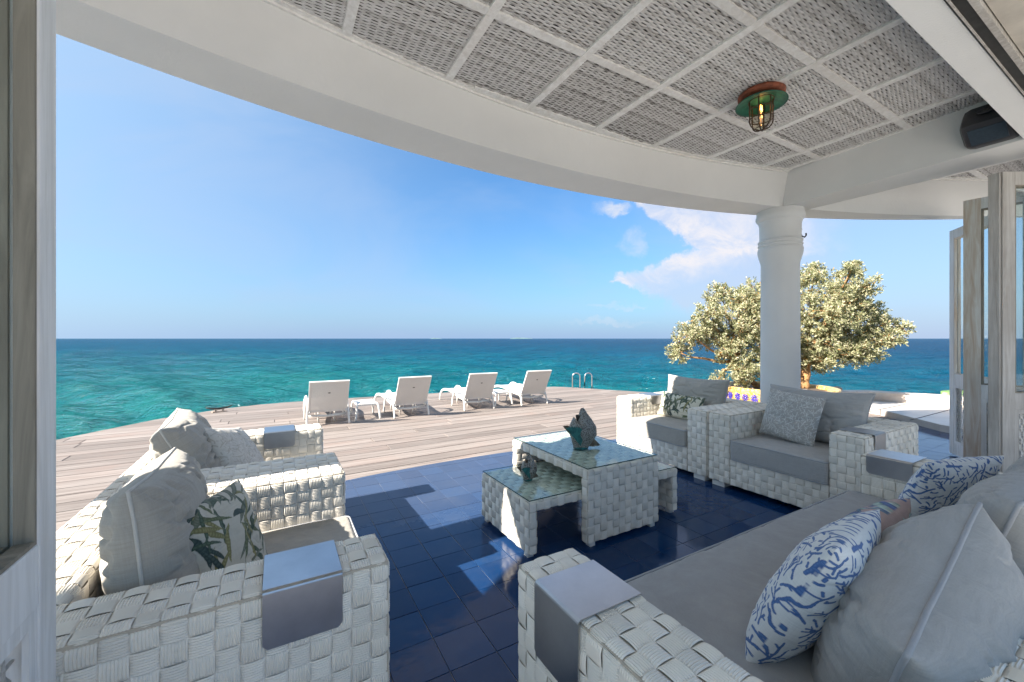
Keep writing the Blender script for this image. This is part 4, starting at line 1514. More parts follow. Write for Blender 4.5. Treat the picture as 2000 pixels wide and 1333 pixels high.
# sofa: cushions face +y
place_cushion('back_cushion', 'largest grey piped sofa cushion, nearest, slumped over the woven back', 'cushion', .68, .48, .34, (1.465, .405, .575), pi + .12, .30, .24, 21, 'piping_grey', 'fabric_grey', n=2.8, p=.45, k=.07, wr=.017, res=150, pr=.006)
place_cushion('back_cushion', 'grey piped sofa cushion in the middle of the three, tipped backwards', 'cushion', .66, .54, .30, (2.10, .345, .655), pi - .05, .34, .04, 23, 'piping_grey', 'fabric_grey', n=2.8, p=.45, k=.07, wr=.017, res=130, pr=.006)
place_cushion('back_cushion', 'grey sofa cushion beside the far arm, next to the folding doors', 'cushion', .62, .54, .28, (2.70, .36, .66), pi, .34, 0, 25, 'piping_grey', 'fabric_grey', n=2.8, p=.45, k=.07, wr=.018, res=110, pr=.006)
place_cushion('coral_cushion', 'blue and white coral-print cushion propped on the nearest sofa cushion', 'cushion', .47, .47, .17, (1.385, .605, .615), pi + .12, .46, -.06, 31, None, 'fabric_print', img=coral1, res=300, k=.05, wr=.006)
place_cushion('coral_cushion', 'blue and white coral-print cushion near the far sofa arm', 'cushion', .42, .42, .16, (2.745, .66, .615), pi - .35, .45, .04, 32, None, 'fabric_print', img=coral1, res=260, k=.05, wr=.006)
place_cushion('lumbar_cushion', 'tropical-print lumbar cushion in pinks and greens between the blue cushions', 'cushion', .50, .34, .16, (1.86, .665, .595), pi + .05, .50, -.05, 33, None, 'fabric_print', img=trop, res=180, k=.05, wr=.005)

# ------------------------------------------------------------------ bronze fish
def fish(label, pos, yaw, Hh, group='bronze fish'):
    t = thing('fish_sculpture', label, 'sculpture', pos, yaw, group)
    s_ = Hh
    n, m = 40, 44
    # body sections up the axis: width profile (x), thickness (y) and spine offset
    hs = np.linspace(0, 1, n)
    wprof = np.interp(hs, [0, .05, .15, .35, .55, .72, .86, 1.0], [.17, .19, .24, .335, .335, .255, .165, .09])
    tprof = np.interp(hs, [0, .05, .2, .4, .6, .8, 1.0], [.15, .16, .20, .24, .22, .16, .06])
    off = np.interp(hs, [0, .3, .6, 1.0], [.0, .06, .05, -.02])
    V = []
    for i, hh in enumerate(hs):
        for k in range(m):
            a = 2 * pi * k / m
            x = off[i] + wprof[i] * cos(a); y = tprof[i] * sin(a); z = hh * .93
            # open mouth: a V notch cut in the top
            if hh > .62:
                cut = np.clip(1 - abs(x - off[i] + .07) / .10, 0, 1)
                z -= cut * (hh - .62) * .75
                z += np.clip((x - off[i]) / .1, -1, 1) * .05 * (hh - .62) / .38
            V.append((x, y, z))
    V = np.array(V)
    V += 0.012 * fbm(V * 9, 3, 5)[:, None] * np.array([1, 1, 0])
    V[:, 2] -= V[:, 2].min()
    V *= s_
    g = np.arange(n * m).reshape(n, m)
    F = []
    for i in range(n - 1):
        for k in range(m): F.append((g[i, k], g[i, (k + 1) % m], g[i + 1, (k + 1) % m], g[i + 1, k]))
    F.append(tuple(g[0])[::-1]); F.append(tuple(g[-1]))
    body = link('body', make_mesh('body', V, F, 'bronze', True), t)
    # dark throat
    th_ = MB().lathe([(.001, .60 * s_), (.05 * s_, .66 * s_), (.075 * s_, .78 * s_), (.06 * s_, .80 * s_), (.001, .70 * s_)], 16, c=(-.05 * s_, 0), cap=False)
    link('mouth', th_.mesh('mouth', 'void', True), body)
    def fin(name, pts, th, mat, y, rot=0.0, ribs=9):
        P = np.array(pts, float)
        k = len(P); c = P.mean(0)
        V = []; F = []
        for sg in (-1, 1):
            for i, q in enumerate(P):
                V.append((q[0], y + rot * (q[0] - P[0][0]) + sg * th * (.35 + .65 * (i % 2)), q[1]))
            V.append((c[0], y + rot * (c[0] - P[0][0]) + sg * th * 2.2, c[1]))
        for i in range(k):
            F.append((i, (i + 1) % k, k)[::-1]); F.append((k + 1 + i, k + 1 + (i + 1) % k, 2 * k + 1))
            F.append((i, (i + 1) % k, k + 1 + (i + 1) % k, k + 1 + i))
        link(name, make_mesh(name, np.array(V) * s_, F, mat), t)
    def fan(base, a0, a1, r0, r1, nr=9):
        out = [(base[0] + .02 * cos(a0), base[1] + .02 * sin(a0))]
        for i in range(nr):
            a = a0 + (a1 - a0) * i / (nr - 1); r = r0 + (r1 - r0) * i / (nr - 1)
            out.append((base[0] + r * cos(a), base[1] + r * sin(a)))
            if i < nr - 1:
                am = a + (a1 - a0) * .5 / (nr - 1); out.append((base[0] + r * .93 * cos(am), base[1] + r * .93 * sin(am)))
        return out
    fin('pectoral_fin', fan((-.06, .08), radians(72), radians(128), .40, .60), .010, 'verdigris', -.21, .10)
    fin('pectoral_fin', fan((-.12, .14), radians(90), radians(128), .36, .46), .010, 'fin_brown', .16, -.05)
    fin('tail_fin', fan((.18, .40), radians(-85), radians(-48), .36, .46), .010, 'fin_brown', -.02, 0)
    fin('dorsal_fin', fan((.24, .42), radians(-70), radians(52), .15, .14, 11), .010, 'bronze', 0, 0)
    ey = MB().lathe([(.001, -.02), (.03, -.012), (.045, .0), (.04, .014), (.02, .024), (.001, .026)], 18, cap=False)
    Vv = xf(ey.V[0], Matrix.Translation((-.02 * s_, -.205 * s_, .55 * s_)) @ Matrix.Rotation(HP, 4, 'X') @ Matrix.Scale(s_, 4))
    link('eye', make_mesh('eye', Vv, ey.F, 'bronze', True), t)
    bs = MB().lathe([(.17 * s_, 0), (.18 * s_, .01 * s_), (.16 * s_, .06 * s_), (.14 * s_, .08 * s_)], 28)
    link('base', bs.mesh('base', 'verdigris', True), t)
    return t


YAW_CAM = radians(-29.87)
def cam_pt(u, Y):
    X = (u - 1000) / 797.3 * Y
    return (X * cos(radians(29.87)) + Y * sin(radians(29.87)), -X * sin(radians(29.87)) + Y * cos(radians(29.87)))


GT = 0.497 + .0160
fish('large bronze fish with green fins, mouth gaping upward, on the tall coffee table', (*cam_pt(1134, 3.12), GT), YAW_CAM + .1, .315)
fish('small bronze fish with its mouth open, on the low table', (*cam_pt(1031, 2.86), .345 + .0160), YAW_CAM + .5, .18)


# ------------------------------------------------------------------ bulkhead lamp
def lamp():
    lx, ly = 3.02, 1.655
    t = thing('bulkhead_lamp', 'lit caged ship lamp with a rusty mount and green shade on the rattan ceiling', 'lamp', (lx, ly, ZC))
    z0 = -.012
    link('mount', MB().lathe([(.001, z0), (.135, z0), (.150, z0 - .012), (.148, z0 - .030), (.125, z0 - .040), (.110, z0 - .0415), (.001, z0 - .042)], 40, cap=False).mesh('mount', 'rust', True), t)
    sh = [(.001, -.0555), (.05, -.0555), (.09, -.058), (.12, -.066), (.152, -.080), (.164, -.092), (.1645, -.097), (.152, -.087), (.12, -.073), (.09, -.065), (.05, -.062), (.001, -.062)]
    o = link('shade', MB().lathe(sh, 48, cap=False).mesh('shade', 'shade_green', True), t)
    jar = [(.062, -.066), (.066, -.10), (.066, -.20), (.058, -.235), (.035, -.258), (.001, -.266)]
    link('glass_jar', MB().lathe(jar, 32, cap=False).mesh('glass_jar', 'jar_glass', True), t)
    c = MB()
    r = .076
    for k in range(3):
        a = pi * k / 3 + .3
        pts = []
        for q in np.linspace(0, 1, 23):
            ph = q * pi
            # U-shaped wire
            if q < .3: x, z = -r, -.066 - (q / .3) * .15
            elif q > .7: x, z = r, -.066 - ((1 - q) / .3) * .15
            else:
                b = (q - .3) / .4 * pi; x, z = -r * cos(b), -.216 - .065 * sin(b)
            pts.append((x * cos(a), x * sin(a), z))
        c.tube(pts, .0045, 6)
    for zz, rr in ((-.072, r + .004), (-.13, r + .001), (-.20, r + .001), (-.265, .036)):
        c.tube([(rr * cos(x), rr * sin(x), zz) for x in np.linspace(0, 2 * pi, 33)[:-1]], .0032, 6, closed=True)
    link('cage', c.mesh('cage', 'wire', True), t)
    b = MB().lathe([(.012, -.075), (.02, -.10), (.028, -.13), (.026, -.155), (.012, -.172), (.001, -.175)], 20, cap=False)
    blb = link('bulb', b.mesh('bulb', 'jar_glass', True), t)
    f = MB().tube([(-.008, 0, -.10), (-.01, 0, -.14), (-.003, .004, -.115), (.003, -.004, -.145), (.01, 0, -.14), (.008, 0, -.10)], .0022, 5)
    link('filament', f.mesh('filament', 'filament', True), blb)
    ld = bpy.data.lights.new('lamp_glow', 'POINT'); ld.energy = .12; ld.color = (1, .5, .18); ld.shadow_soft_size = .01
    lo = bpy.data.objects.new('lamp_glow', ld); COL.objects.link(lo); lo.parent = t; lo.location = (0, 0, -.12)


lamp()


# ------------------------------------------------------------------ loudspeaker
def speaker():
    t = thing('loudspeaker', 'dark wedge loudspeaker on the white beam above the folding doors', 'speaker', (4.605, .845, 2.925), 0)
    prof = [(.0, .135), (-.10, .140), (-.135, .125), (-.225, .005), (-.235, -.025), (-.215, -.055), (-.10, -.138), (-.07, -.145), (0, -.135)]
    n = len(prof); V = []
    ys = ((-.125, .86), (-.115, .96), (-.09, 1), (.09, 1), (.12, .93), (.135, .78))
    for (y, sc) in ys:
        for (x, z) in prof: V.append((x * sc, y, z * sc))
    F = []
    for i in range(len(ys) - 1):
        for k in range(n): F.append((i * n + k, i * n + (k + 1) % n, (i + 1) * n + (k + 1) % n, (i + 1) * n + k))
    F += [tuple(range(n))[::-1], tuple((len(ys) - 1) * n + k for k in range(n))]
    me = make_mesh('cabinet', V, F, 'speaker_plastic')
    bm = bmesh.new(); bm.from_mesh(me); bmesh.ops.recalc_face_normals(bm, faces=bm.faces); bm.to_mesh(me); bm.free()
    link('cabinet', me, t, autos=30)
    M = Matrix.Translation((-.1575, 0, -.0965)) @ Matrix.Rotation(math.atan2(.083, .115), 4, 'Y')
    link('grille', MB().cbox(-.068, .068, -.092, .092, -.004, .004, .003, M).mesh('grille', 'speaker_grille'), t)
    k = MB().lathe([(.001, 0), (.050, 0), (.050, .010), (.038, .016), (.001, .016)], 28, cap=False)
    M2 = Matrix.Translation((-.18, 0, .065)) @ Matrix.Rotation(math.atan2(-.09, .12), 4, 'Y')
    Vk = xf(k.V[0], M2)
    link('knob', make_mesh('knob', Vk, k.F, 'speaker_plastic', True), t)
    link('bracket', MB().cbox(-.03, .08, -.012, .012, 0, .02, .003, M2).mesh('bracket', 'dark_metal'), t)


speaker()


# ------------------------------------------------------------------ folding doors
def door(label, tip, ang, width, zbot, ztop, mats=('door_white', 'door_pine', 'door_grey'), face=1, glass_bot=.94, stile=.085, infill=True, T=.062, bt=.010):
    """leaf starting at tip, running along angle ang; local x along the leaf, y is thickness"""
    t = thing('folding_door', label, 'door', (tip[0], tip[1], 0), ang, 'glazed folding doors')
    mw, mp, mg = mats
    def box(nm, x0, x1, y0, y1, z0, z1, mat, par=t, c=.004):
        return link(nm, MB().cbox(x0, x1, y0, y1, z0, z1, c).mesh(nm, mat), par)
    box('stile', 0, stile, 0, T, zbot, ztop, mp)
    box('stile', width - stile, width, 0, T, zbot, ztop, mp)
    box('rail', stile, width - stile, .0015, T - .0015, ztop - .10, ztop, mw)
    box('rail', stile, width - stile, .0015, T - .0015, glass_bot - .125, glass_bot, mw)
    box('rail', stile, width - stile, .0015, T - .0015, zbot, zbot + .13, mw)
    # glazing beads and pane
    bw_ = T / 2 - .008
    for yy in (.0045, T / 2 + .0035):
        b = MB()
        b.box(stile, stile + bt, yy, yy + bw_, glass_bot, ztop - .10)
        b.box(width - stile - bt, width - stile, yy, yy + bw_, glass_bot, ztop - .10)
        b.box(stile + bt, width - stile - bt, yy, yy + bw_, glass_bot, glass_bot + bt)
        b.box(stile + bt, width - stile - bt, yy, yy + bw_, ztop - .10 - bt, ztop - .10)
        link('glazing_bead', b.mesh('glazing_bead', mg), t)
    box('pane', stile - .0, width - stile, T / 2 - .002, T / 2 + .002, glass_bot - .002, ztop - .098, 'pane_glass', c=.0005)
    # lower frame and woven infill
    za, zb = zbot + .13, glass_bot - .125
    fr = .03
    f = MB()
    for yy in (.004, T - .014):
        f.box(stile, stile + fr, yy, yy + .010, za, zb); f.box(width - stile - fr, width - stile, yy, yy + .010, za, zb)
        f.box(stile + fr, width - stile - fr, yy, yy + .010, zb - fr, zb); f.box(stile + fr, width - stile - fr, yy, yy + .010, za, za + fr)
    link('inner_frame', f.mesh('inner_frame', mw), t)
    if infill:
        wv = MB()
        xs = np.arange(stile + .02, width - stile - .01, .017)
        zs = np.arange(za, zb, .012)
        for i, x in enumerate(xs):
            pts = [(x + .0025 * sin(z * 9 + i), T / 2 + .004 * (1 if (int(z / .05) + i) % 2 else -1), z) for z in zs]
            P_ = np.array(pts)
            V = np.concatenate([P_ - (.0062, 0, 0), P_ + (.0062, 0, 0)]); m = len(P_)
            wv.add(V, [(k, k + 1, m + k + 1, m + k) for k in range(m - 1)])
        for j, z in enumerate(np.arange(za + .02, zb, .05)):
            wv.tube([(stile, T / 2, z), (width - stile, T / 2, z)], .0035, 5)
        link('woven_infill', wv.mesh('woven_infill', 'rattan_white'), t)
    # screw heads
    return t


DW = .62
# left leaf opened outward beside the camera; its free edge is the far one
door('whitewashed glazed folding door opened wide at the far left of the view', (-.487, 1.25), -HP, .66, .02, 2.70, mats=('door_white', 'door_white', 'bead_brown'), stile=.072, T=.075, bt=.008)
# right-hand leaves
door('farthest slim glazed door leaf, standing out toward the water beyond the sofa', (6.80, 1.59), radians(180 + 36), .80, .02, 2.60, mats=('door_white', 'door_white', 'door_pine'), stile=.085)
door('middle door leaf with broad orange-grained pine stile', (5.405, 1.176), radians(-88), .62, .02, 2.60, mats=('door_white', 'door_pine', 'bead_brown'), stile=.108)
door('weathered grey door leaf folded edge-on beside the pine one', (4.706, .835), radians(-10), .60, .02, 2.60, mats=('door_white', 'door_grey', 'door_grey'), stile=.085)
door('nearest grey door leaf at the far right of the view, glass turned to the camera', (4.715, .822), radians(-34), .62, .02, 2.60, mats=('door_grey', 'door_grey', 'bead_brown'), stile=.088)

# jamb block under the lintel
link('jamb_block', MB().cbox(4.90, 5.02, .60, .69, 2.615, 2.762, .004).mesh('jamb_block', 'door_white'), PORCH)


# ------------------------------------------------------------------ loungers
def lounger(pos, label):
    t = thing('sun_lounger', label, 'sun lounger', pos, 0, 'white sun loungers facing the sea')
    w2 = .285
    # local: y away toward the sea, rear feet at y=0
    for sx in (-1, 1):
        x = sx * (w2 + .0)
        arch = [(x * 1.06, 0, 0), (x * 1.05, .05, .15), (x * 1.03, .12, .29), (x * 1.02, .22, .385), (x * 1.02, .36, .42), (x * 1.03, .50, .395), (x * 1.04, .60, .30), (x * 1.05, .67, .16), (x * 1.06, .71, 0)]
        Q = smooth_path(arch, 4)
        link('arch_leg', flat_tube(Q, .024, .040).mesh('arch_leg', 'white_plastic', True), t)
        rail = [(x * .93, .06, .20), (x * .93, .30, .205), (x * .93, .6, .235), (x * .93, .9, .27), (x * .93, 1.2, .27), (x * .93, 1.45, .22), (x * .93, 1.58, .12), (x * .93, 1.62, 0)]
        link('side_rail', flat_tube(smooth_path(rail, 3), .022, .045).mesh('side_rail', 'white_plastic', True), t)
        brace = [(x * .95, .10, .22), (x * .97, .2, .30), (x * .99, .33, .38)]
        link('brace', flat_tube(smooth_path(brace, 3), .014, .02).mesh('brace', 'white_plastic', True), t)
    for y in (.32, .9):
        link('leg', MB().tube([(-.12, y, 0), (-.12, y, .22)], .014, 8).tube([(.12, y, 0), (.12, y, .22)], .014, 8).mesh('leg', 'white_plastic', True), t)
    seat = MB()
    for k in range(34):
        y = .10 + k * .042
        z = np.interp(y, [.06, .3, .6, .9, 1.2, 1.45, 1.58], [.21, .215, .245, .28, .28, .23, .15])
        seat.box(-.255, .255, y, y + .034, z - .005, z + .006)
    link('seat', seat.mesh('seat', 'white_plastic'), t)
    # backrest leaning to the rear
    M = Matrix.Translation((0, .10, .205)) @ Matrix.Rotation(radians(-(90 - 59.5)) * -1, 4, 'X')
    H_ = .585
    fr = MB()
    fr.cbox(-.283, -.257, -.014, .014, 0, H_, .005, M); fr.cbox(.257, .283, -.014, .014, 0, H_, .005, M)
    fr.cbox(-.257, .257, -.014, .014, H_ - .03, H_, .005, M); fr.cbox(-.257, .257, -.014, .014, 0, .03, .005, M)
    bk = link('backrest', fr.mesh('backrest', 'white_plastic'), t)
    sl = MB()
    for k in range(30):
        x = -.257 + k * .0172
        sl.box(x + .001, x + .0158, -.009, .009, .028, H_ - .028, M)
    link('sling', sl.mesh('sling', 'white_plastic'), bk)
    bd = MB().lathe([(.001, 0), (.020, 0), (.020, .002), (.001, .002)], 20, cap=False)
    Vb = xf(bd.V[0] * (1, .45, 1), M @ Matrix.Translation((0, -.0145, .37)) @ Matrix.Rotation(HP, 4, 'X') @ Matrix.Translation((0, 0, -.003)))
    link('badge', make_mesh('badge', Vb, bd.F, 'badge'), bk)
    # scrolled lower stretcher
    link('stretcher', MB().tube([(-.27, .12, .15), (0, .12, .13), (.27, .12, .15)], .02, 8).mesh('stretcher', 'white_plastic', True), t)
    return t


def smooth_path(p, k):
    p = np.array(p, float); n = len(p); out = []
    for i in range(n - 1):
        p0, p1, p2, p3 = p[max(i - 1, 0)], p[i], p[i + 1], p[min(i + 2, n - 1)]
        for s_ in range(k):
            u = s_ / k
            out.append(.5 * ((2 * p1) + (-p0 + p2) * u + (2 * p0 - 5 * p1 + 4 * p2 - p3) * u * u + (-p0 + 3 * p1 - 3 * p2 + p3) * u ** 3))
    out.append(p[-1])
    return np.array(out)


def flat_tube(Q, a, b):
    """oval section strip in the yz plane: a across x, b in plane"""
    T = np.gradient(Q, axis=0); T /= np.linalg.norm(T, axis=1)[:, None]
    V = []; n = 8
    for i in range(len(Q)):
        N = np.cross(T[i], (1, 0, 0)); N /= np.linalg.norm(N)
        for k in range(n):
            an = 2 * pi * k / n + pi / 8
            V.append(Q[i] + np.array((1, 0, 0)) * a * .62 * cos(an) + N * b * .62 * sin(an))
    F = []
    for i in range(len(Q) - 1):
        for k in range(n): F.append((i * n + k, i * n + (k + 1) % n, (i + 1) * n + (k + 1) % n, (i + 1) * n + k))
    F += [tuple(range(n))[::-1], tuple((len(Q) - 1) * n + k for k in range(n))]
    return MB().add(V, F)


lg = lounger((.69, 6.94, -.005), 'white sun lounger leftmost on the deck, above the sunlit arm tray')
copy_thing(lg, (2.015, 6.975, -.005), .03, 'second white sun lounger from the left, beside the small white table')
copy_thing(lg, (3.33, 7.03, -.005), -.035, 'third white sun lounger from the left, a table on its right')
copy_thing(lg, (4.57, 7.02, -.005), -.05, 'white sun lounger rightmost of the four, nearest the ladder rails')


def side_table(pos, label):
    t = thing('side_table', label, 'side table', pos, 0, 'small white poolside tables')
    x2, y2, h = .185, .27, .265
    tp = MB().cbox(-x2 + .02, x2 - .02, -y2 + .02, y2 - .02, h - .03, h, .006)
    link('table_top', tp.mesh('table_top', 'white_plastic'), t)
    s_ = MB()
    for k in range(14): s_.box(-x2 + .03, x2 - .03, -y2 + .03 + k * .035, -y2 + .055 + k * .035, h, h + .004)
    link('top_slats', s_.mesh('top_slats', 'white_plastic'), t)
    for sx in (-1, 1):
        for sy in (-1, 1):
            link('leg', MB().tube(smooth_path([(sx * (x2 - .04), sy * (y2 - .03), h - .012), (sx * (x2 - .015), sy * (y2 - .02), h - .04), (sx * x2, sy * y2, .1), (sx * (x2 + .01), sy * (y2 + .01), 0)], 3), .017, 8).mesh('leg', 'white_plastic', True), t)
    return t


st1 = side_table((1.31, 7.37, -.005), 'low white table between the two left-hand loungers')
copy_thing(st1, (3.97, 7.52, -.005), 0, 'low white table between the two right-hand loungers')


def ladder():
    t = thing('pool_ladder', 'pair of chrome ladder rails at the far corner of the deck', 'ladder', (0, 0, -.005))
    for (a, b) in (((7.06, 8.94), (7.24, 8.84)), ((7.35, 8.77), (7.53, 8.68))):
        a = np.array(a); b = np.array(b)
        pts = []
        for q in np.linspace(0, pi, 15):
            m = (a + b) / 2 - (b - a) / 2 * cos(q)
            pts.append((m[0], m[1], .30 + .10 * sin(q)))
        pts = [(a[0], a[1], 0)] + pts + [(b[0], b[1], 0), (b[0], b[1], -1.4)]
        link('rail', MB().tube(pts, .019, 10).mesh('rail', 'chrome', True), t)
    for z in (-.5, -.8, -1.1):
        link('rung', MB().tube([(7.24, 8.84, z), (7.53, 8.68, z)], .014, 8).mesh('rung', 'chrome', True), t)


ladder()
c = thing('mooring_cleat', 'small metal mooring cleat on the left edge of the deck', 'cleat', (-.93, 9.20, -.005), .3)
link('horn', MB().tube([(-.20, 0, .10), (-.12, 0, .075), (0, 0, .065), (.12, 0, .075), (.20, 0, .10)], [.009, .016, .02, .016, .009], 8).mesh('horn', 'dark_metal', True), c)
link('base', MB().cbox(-.11, .11, -.04, .04, 0, .02, .005).box(-.07, -.04, -.02, .02, .02, .06).box(.04, .07, -.02, .02, .02, .06).mesh('base', 'rubble'), c)


# ------------------------------------------------------------------ planter and tree
PC = (8.06, 4.13)
def planter():
    t = thing('planter', 'round yellow mosaic planter with blue butterflies behind the column', 'planter', (*PC, -.005))
    R_ = .90
    link('bowl', MB().lathe([(R_ - .05, 0), (R_, .02), (R_ + .02, .40), (R_ + .035, .435), (R_ + .03, .47), (R_ - .02, .475), (R_ - .08, .465), (R_ - .1, .35)], 72, cap=False).mesh('bowl', 'yellow_mosaic', True), t)
    n = 60; V = [(0, 0, .48)]; F = []
    link('soil', MB().lathe([(.001, .43), (.3, .445), (.6, .43), (R_ - .09, .41)], 40, cap=False).mesh('soil', 'soil', True), t)
    rn = random.Random(3)
    cam_a = math.atan2(-PC[1], -PC[0])
    for bi, da in enumerate((-.98, -.62, -.28, .12, .50, .82, 1.15, 1.6, -1.4)):
        a0 = cam_a + da
        b = MB()
        for sgn in (-1, 1):
            for (cx, cz, rx, rz, m) in ((.075, .055, .065, .07, 9), (.055, -.055, .045, .05, 6)):
                for k in range(m):
                    for rr in (.45, .95):
                        an = 2 * pi * k / m + rr; qx = sgn * (cx + rx * rr * cos(an) * .8); qz = cz + rz * rr * sin(an) * .8
                        s_ = rn.uniform(.012, .019)
                        P_ = []
                        for q in range(4):
                            aq = q * HP + rn.uniform(-.3, .3) + an
                            P_.append((qx + s_ * cos(aq), qz + s_ * sin(aq)))
                        V = []
                        for (u, z_) in P_:
                            ang = a0 + u / R_
                            V.append(((R_ + .016) * cos(ang), (R_ + .016) * sin(ang), .26 + z_))
                        for (u, z_) in P_:
                            ang = a0 + u / R_
                            V.append(((R_ + .026) * cos(ang), (R_ + .026) * sin(ang), .26 + z_))
                        b.add(V, [(4, 5, 6, 7), (0, 1, 5, 4), (1, 2, 6, 5), (2, 3, 7, 6), (3, 0, 4, 7)])
        link('butterfly', b.mesh('butterfly', 'blue_mosaic'), t)
    for k, where in enumerate(('left of the column', 'right of the column near the trunk')):
        bm = bmesh.new(); bmesh.ops.create_icosphere(bm, subdivisions=2, radius=1)
        V = np.array([v.co[:] for v in bm.verts]); F = [tuple(v.index for v in f.verts) for f in bm.faces]; bm.free()
        s_ = rn.uniform(.05, .10)
        V = V * (1 + .25 * fbm(V * 1.6 + k * 5, 3, k + 40)[:, None]) * (s_ * 1.3, s_, s_ * .7)
        a = cam_a + (-.7, .62)[k]; r = .66
        link('stone', make_mesh('stone', V, F, 'rubble', False), None, loc=(PC[0] + r * cos(a), PC[1] + r * sin(a), .44), rz=rn.uniform(0, 3),
             label='rough stone on the planter soil, ' + where, cat='stone', group='stones in the planter')


planter()


def tree():
    t = thing('silver_tree', 'spreading silvery-leaved shrub tree with orange-brown limbs in the yellow planter', 'tree', (*PC, .47))
    th = radians(29.87)
    right = np.array((cos(th), -sin(th), 0)); fw = np.array((sin(th), cos(th), 0))
    def W_(a, d, z): return right * a + fw * d + np.array((0, 0, z - .47))
    rn = np.random.default_rng(8)
    # lobes: lateral metres from the planter centre, height above floor, radius
    px = [(1338, 655, 26), (1345, 688, 22), (1378, 612, 26), (1395, 650, 40), (1425, 578, 26), (1452, 592, 34), (1440, 640, 48), (1420, 690, 32), (1428, 722, 22), (1402, 742, 14), (1440, 738, 20), (1600, 700, 24), (1660, 690, 22), (1480, 730, 18),
          (1500, 588, 46), (1490, 650, 52), (1478, 705, 34), (1545, 590, 44), (1540, 650, 50), (1588, 552, 26), (1612, 534, 18), (1640, 530, 16), (1660, 524, 10), (1626, 566, 38), (1664, 560, 24), (1600, 610, 50),
          (1655, 605, 38), (1692, 612, 26), (1640, 650, 48), (1690, 652, 36), (1728, 634, 24), (1752, 640, 14), (1722, 662, 20), (1690, 690, 20), (1640, 690, 26), (1590, 668, 40), (1574, 700, 20), (1612, 722, 11), (1550, 560, 26)]
    lobes = []
    for (u, v, r) in px:
        dd = rn.uniform(-.55, .55) * (1 - abs(u - 1540) / 420)
        Y = 7.6 + dd
        lobes.append((((u - 1517) / 797.3) * Y, dd, 1.35 + (661.5 - v) / 797.3 * Y, r / 797.3 * Y))
    trunk_bases = [(.42, .1), (-.42, .1), (-.30, .15)]
    # trunk(s)
    tk = MB()
    def limb(p0, p1, r0, r1, bend, mb, n=9):
        p0, p1 = np.array(p0, float), np.array(p1, float)
        c = (p0 + p1) / 2 + bend
        pts = []
        for q in np.linspace(0, 1, n):
            p = (1 - q) ** 2 * p0 + 2 * q * (1 - q) * c + q * q * p1
            pts.append(p + rn.normal(0, .012, 3) * (0 < q < 1))
        mb.tube(pts, np.linspace(r0, r1, n), 7)
        return p1
    fork1 = limb(W_(.50, .0, .40), W_(.56, .05, .98), .085, .07, (.03, 0, 0), tk)
    link('trunk', tk.mesh('trunk', 'bark', True), t); tk = MB()
    fork2 = limb(W_(-.28, .0, .40), W_(-.75, .05, .92), .055, .04, (-.02, 0, -.05), tk)
    link('trunk', tk.mesh('trunk', 'bark', True), t); tk = MB()
    fork3 = limb(W_(-.18, .1, .40), W_(-.22, .1, 1.1), .045, .035, (-.02, 0, .0), tk)
    link('trunk', tk.mesh('trunk', 'bark', True), t); tk = MB()
    fork4 = limb(W_(.50, .0, .42), W_(.38, .1, 1.05), .05, .035, (0, 0, 0), tk)
    link('trunk', tk.mesh('trunk', 'bark', True), t)
    tips = []
    for k, (a, d, z, r) in enumerate(lobes):
        P1 = W_(a, d, z)
        start = fork1 if a > .35 else (fork4 if a > .1 else (fork3 if a > -.5 else fork2))
        br = MB()
        limb(start, P1, .032, .010, np.array((0, 0, -.10)) + rn.normal(0, .06, 3), br)
        nt = int(14 + 1250 * r * r)
        for q in range(nt):
            dv = rn.normal(0, 1, 3); dv /= np.linalg.norm(dv)
            rad = r * rn.random() ** .45
            tip = P1 + dv * rad * np.array((1.02, 1.02, .92))
            tips.append((tip, dv))
            if q % 6 == 0:
                br.tube([P1, (P1 + tip) / 2 + rn.normal(0, .02, 3), tip], [.006, .005, .002], 4, cap=False)
        link('branch', br.mesh('branch', 'bark', True), t)
    # leaf sprays
    VV = []; FF = []; c = 0
    nl = 20
    for tip, dv in tips:
        up = dv + np.array((0, 0, .6)) + rn.normal(0, .3, 3); up /= np.linalg.norm(up)
        s1 = np.cross(up, rn.normal(0, 1, 3)); s1 /= np.linalg.norm(s1); s2 = np.cross(up, s1)
        an = rn.random(nl) * 2 * pi; hgt = (rn.random(nl) - .35) * .11; L = rn.uniform(.034, .062, nl); wd = L * rn.uniform(.34, .46, nl)
        out = np.cos(an)[:, None] * s1 + np.sin(an)[:, None] * s2
        dr = out * .75 + up * rn.uniform(.2, .9, nl)[:, None]; dr /= np.linalg.norm(dr, axis=1)[:, None]
        b0 = tip + up * hgt[:, None] + out * .008
        side = np.cross(dr, up + rn.normal(0, .4, (nl, 3))); side /= np.linalg.norm(side, axis=1)[:, None] + 1e-9
        nrm = np.cross(side, dr)
        p0 = b0; p1 = b0 + dr * L[:, None] * .55 + side * wd[:, None] * .5 + nrm * .004; p2 = b0 + dr * L[:, None]; p3 = b0 + dr * L[:, None] * .55 - side * wd[:, None] * .5 + nrm * .004
        V = np.stack([p0, p1, p2, p3], 1).reshape(-1, 3)
        VV.append(V); FF.append(np.arange(nl * 4).reshape(nl, 4) + c); c += nl * 4
    link('foliage', make_mesh('foliage', np.concatenate(VV), np.concatenate(FF), 'leaf', False), t, kind='stuff')
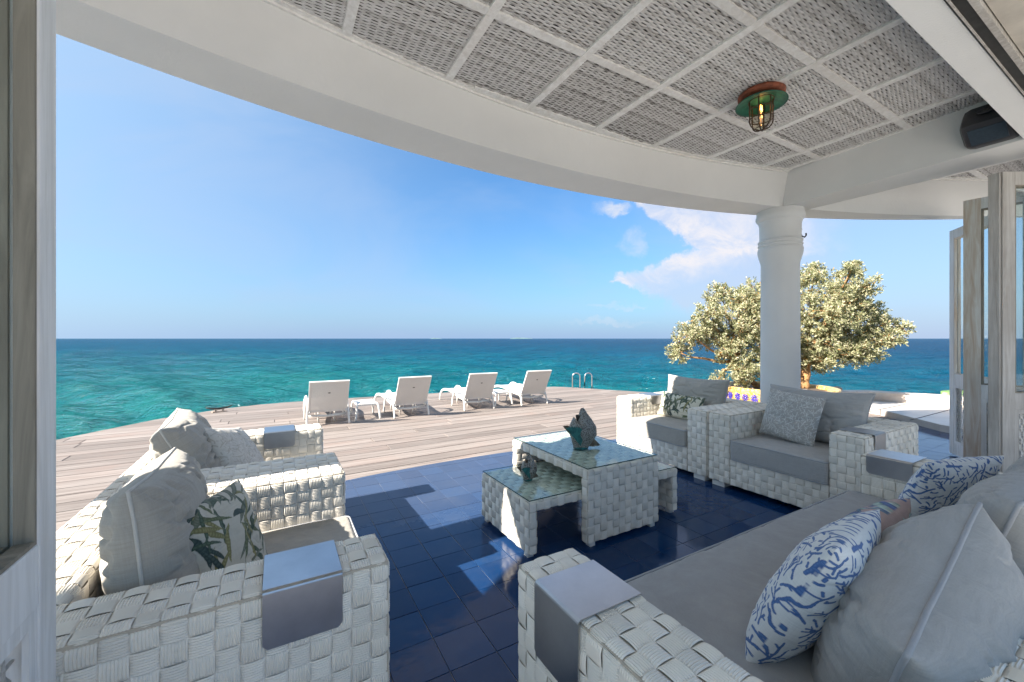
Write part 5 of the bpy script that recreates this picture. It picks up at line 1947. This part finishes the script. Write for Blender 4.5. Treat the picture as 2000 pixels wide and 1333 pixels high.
    print('leaves', c // 4)


tree()


# ------------------------------------------------------------------ far things
def islet(u, w, h, dist, label):
    x, y = cam_pt(u, dist)
    n = 40
    V = []; F = []
    rn = np.random.default_rng(int(u))
    hs = np.sin(np.linspace(0, pi, n)) ** .5 * (1 + .3 * rn.normal(0, 1, n).cumsum() / 6)
    th = radians(29.87)
    for i, s_ in enumerate(np.linspace(-w / 2, w / 2, n)):
        hh = max(h * abs(hs[i]), .2)
        for (d, z) in ((-w * .15, -1.2), (-w * .06, hh * .8), (0, hh), (w * .06, hh * .8), (w * .15, -1.2)):
            V.append((s_ * cos(th) + d * sin(th), -s_ * sin(th) + d * cos(th), z))
    for i in range(n - 1):
        for k in range(4): F.append((i * 5 + k, (i + 1) * 5 + k, (i + 1) * 5 + k + 1, i * 5 + k + 1))
    link('islet', make_mesh('islet', V, F, 'islet'), None, label=label, cat='island', loc=(x, y, 0))


islet(1018, 165, 7.5, 3000, 'low wooded island on the horizon right of centre')
islet(852, 85, 6.0, 3000, 'smaller low island on the horizon left of centre')
bt = thing('rowing_boat', 'green boat hull afloat beyond the parapet, partly behind the door leaf', 'boat', (22.45, 4.40, -.86), radians(-30))
hb = MB()
V = []; ns_ = 16
for i, s_ in enumerate(np.linspace(-1.5, 1.5, ns_)):
    wd = .42 * (1 - abs(s_ / 1.52) ** 3) + .01
    for (a, z) in ((-1, .42), (-.9, .2), (-.4, .02), (.4, .02), (.9, .2), (1, .42), (.88, .42), (.7, .18), (-.7, .18), (-.88, .42)):
        V.append((s_, a * wd, z - .15))
F = []
for i in range(ns_ - 1):
    for k in range(10): F.append((i * 10 + k, (i + 1) * 10 + k, (i + 1) * 10 + (k + 1) % 10, i * 10 + (k + 1) % 10))
F += [tuple(range(10)), tuple((ns_ - 1) * 10 + k for k in range(10))[::-1]]
hb.add(V, F)
link('hull', hb.mesh('hull', 'boat_green', True), bt)
print('objects', len(COL.objects), 'tris', sum(len(m.polygons) * 2 for m in bpy.data.meshes))
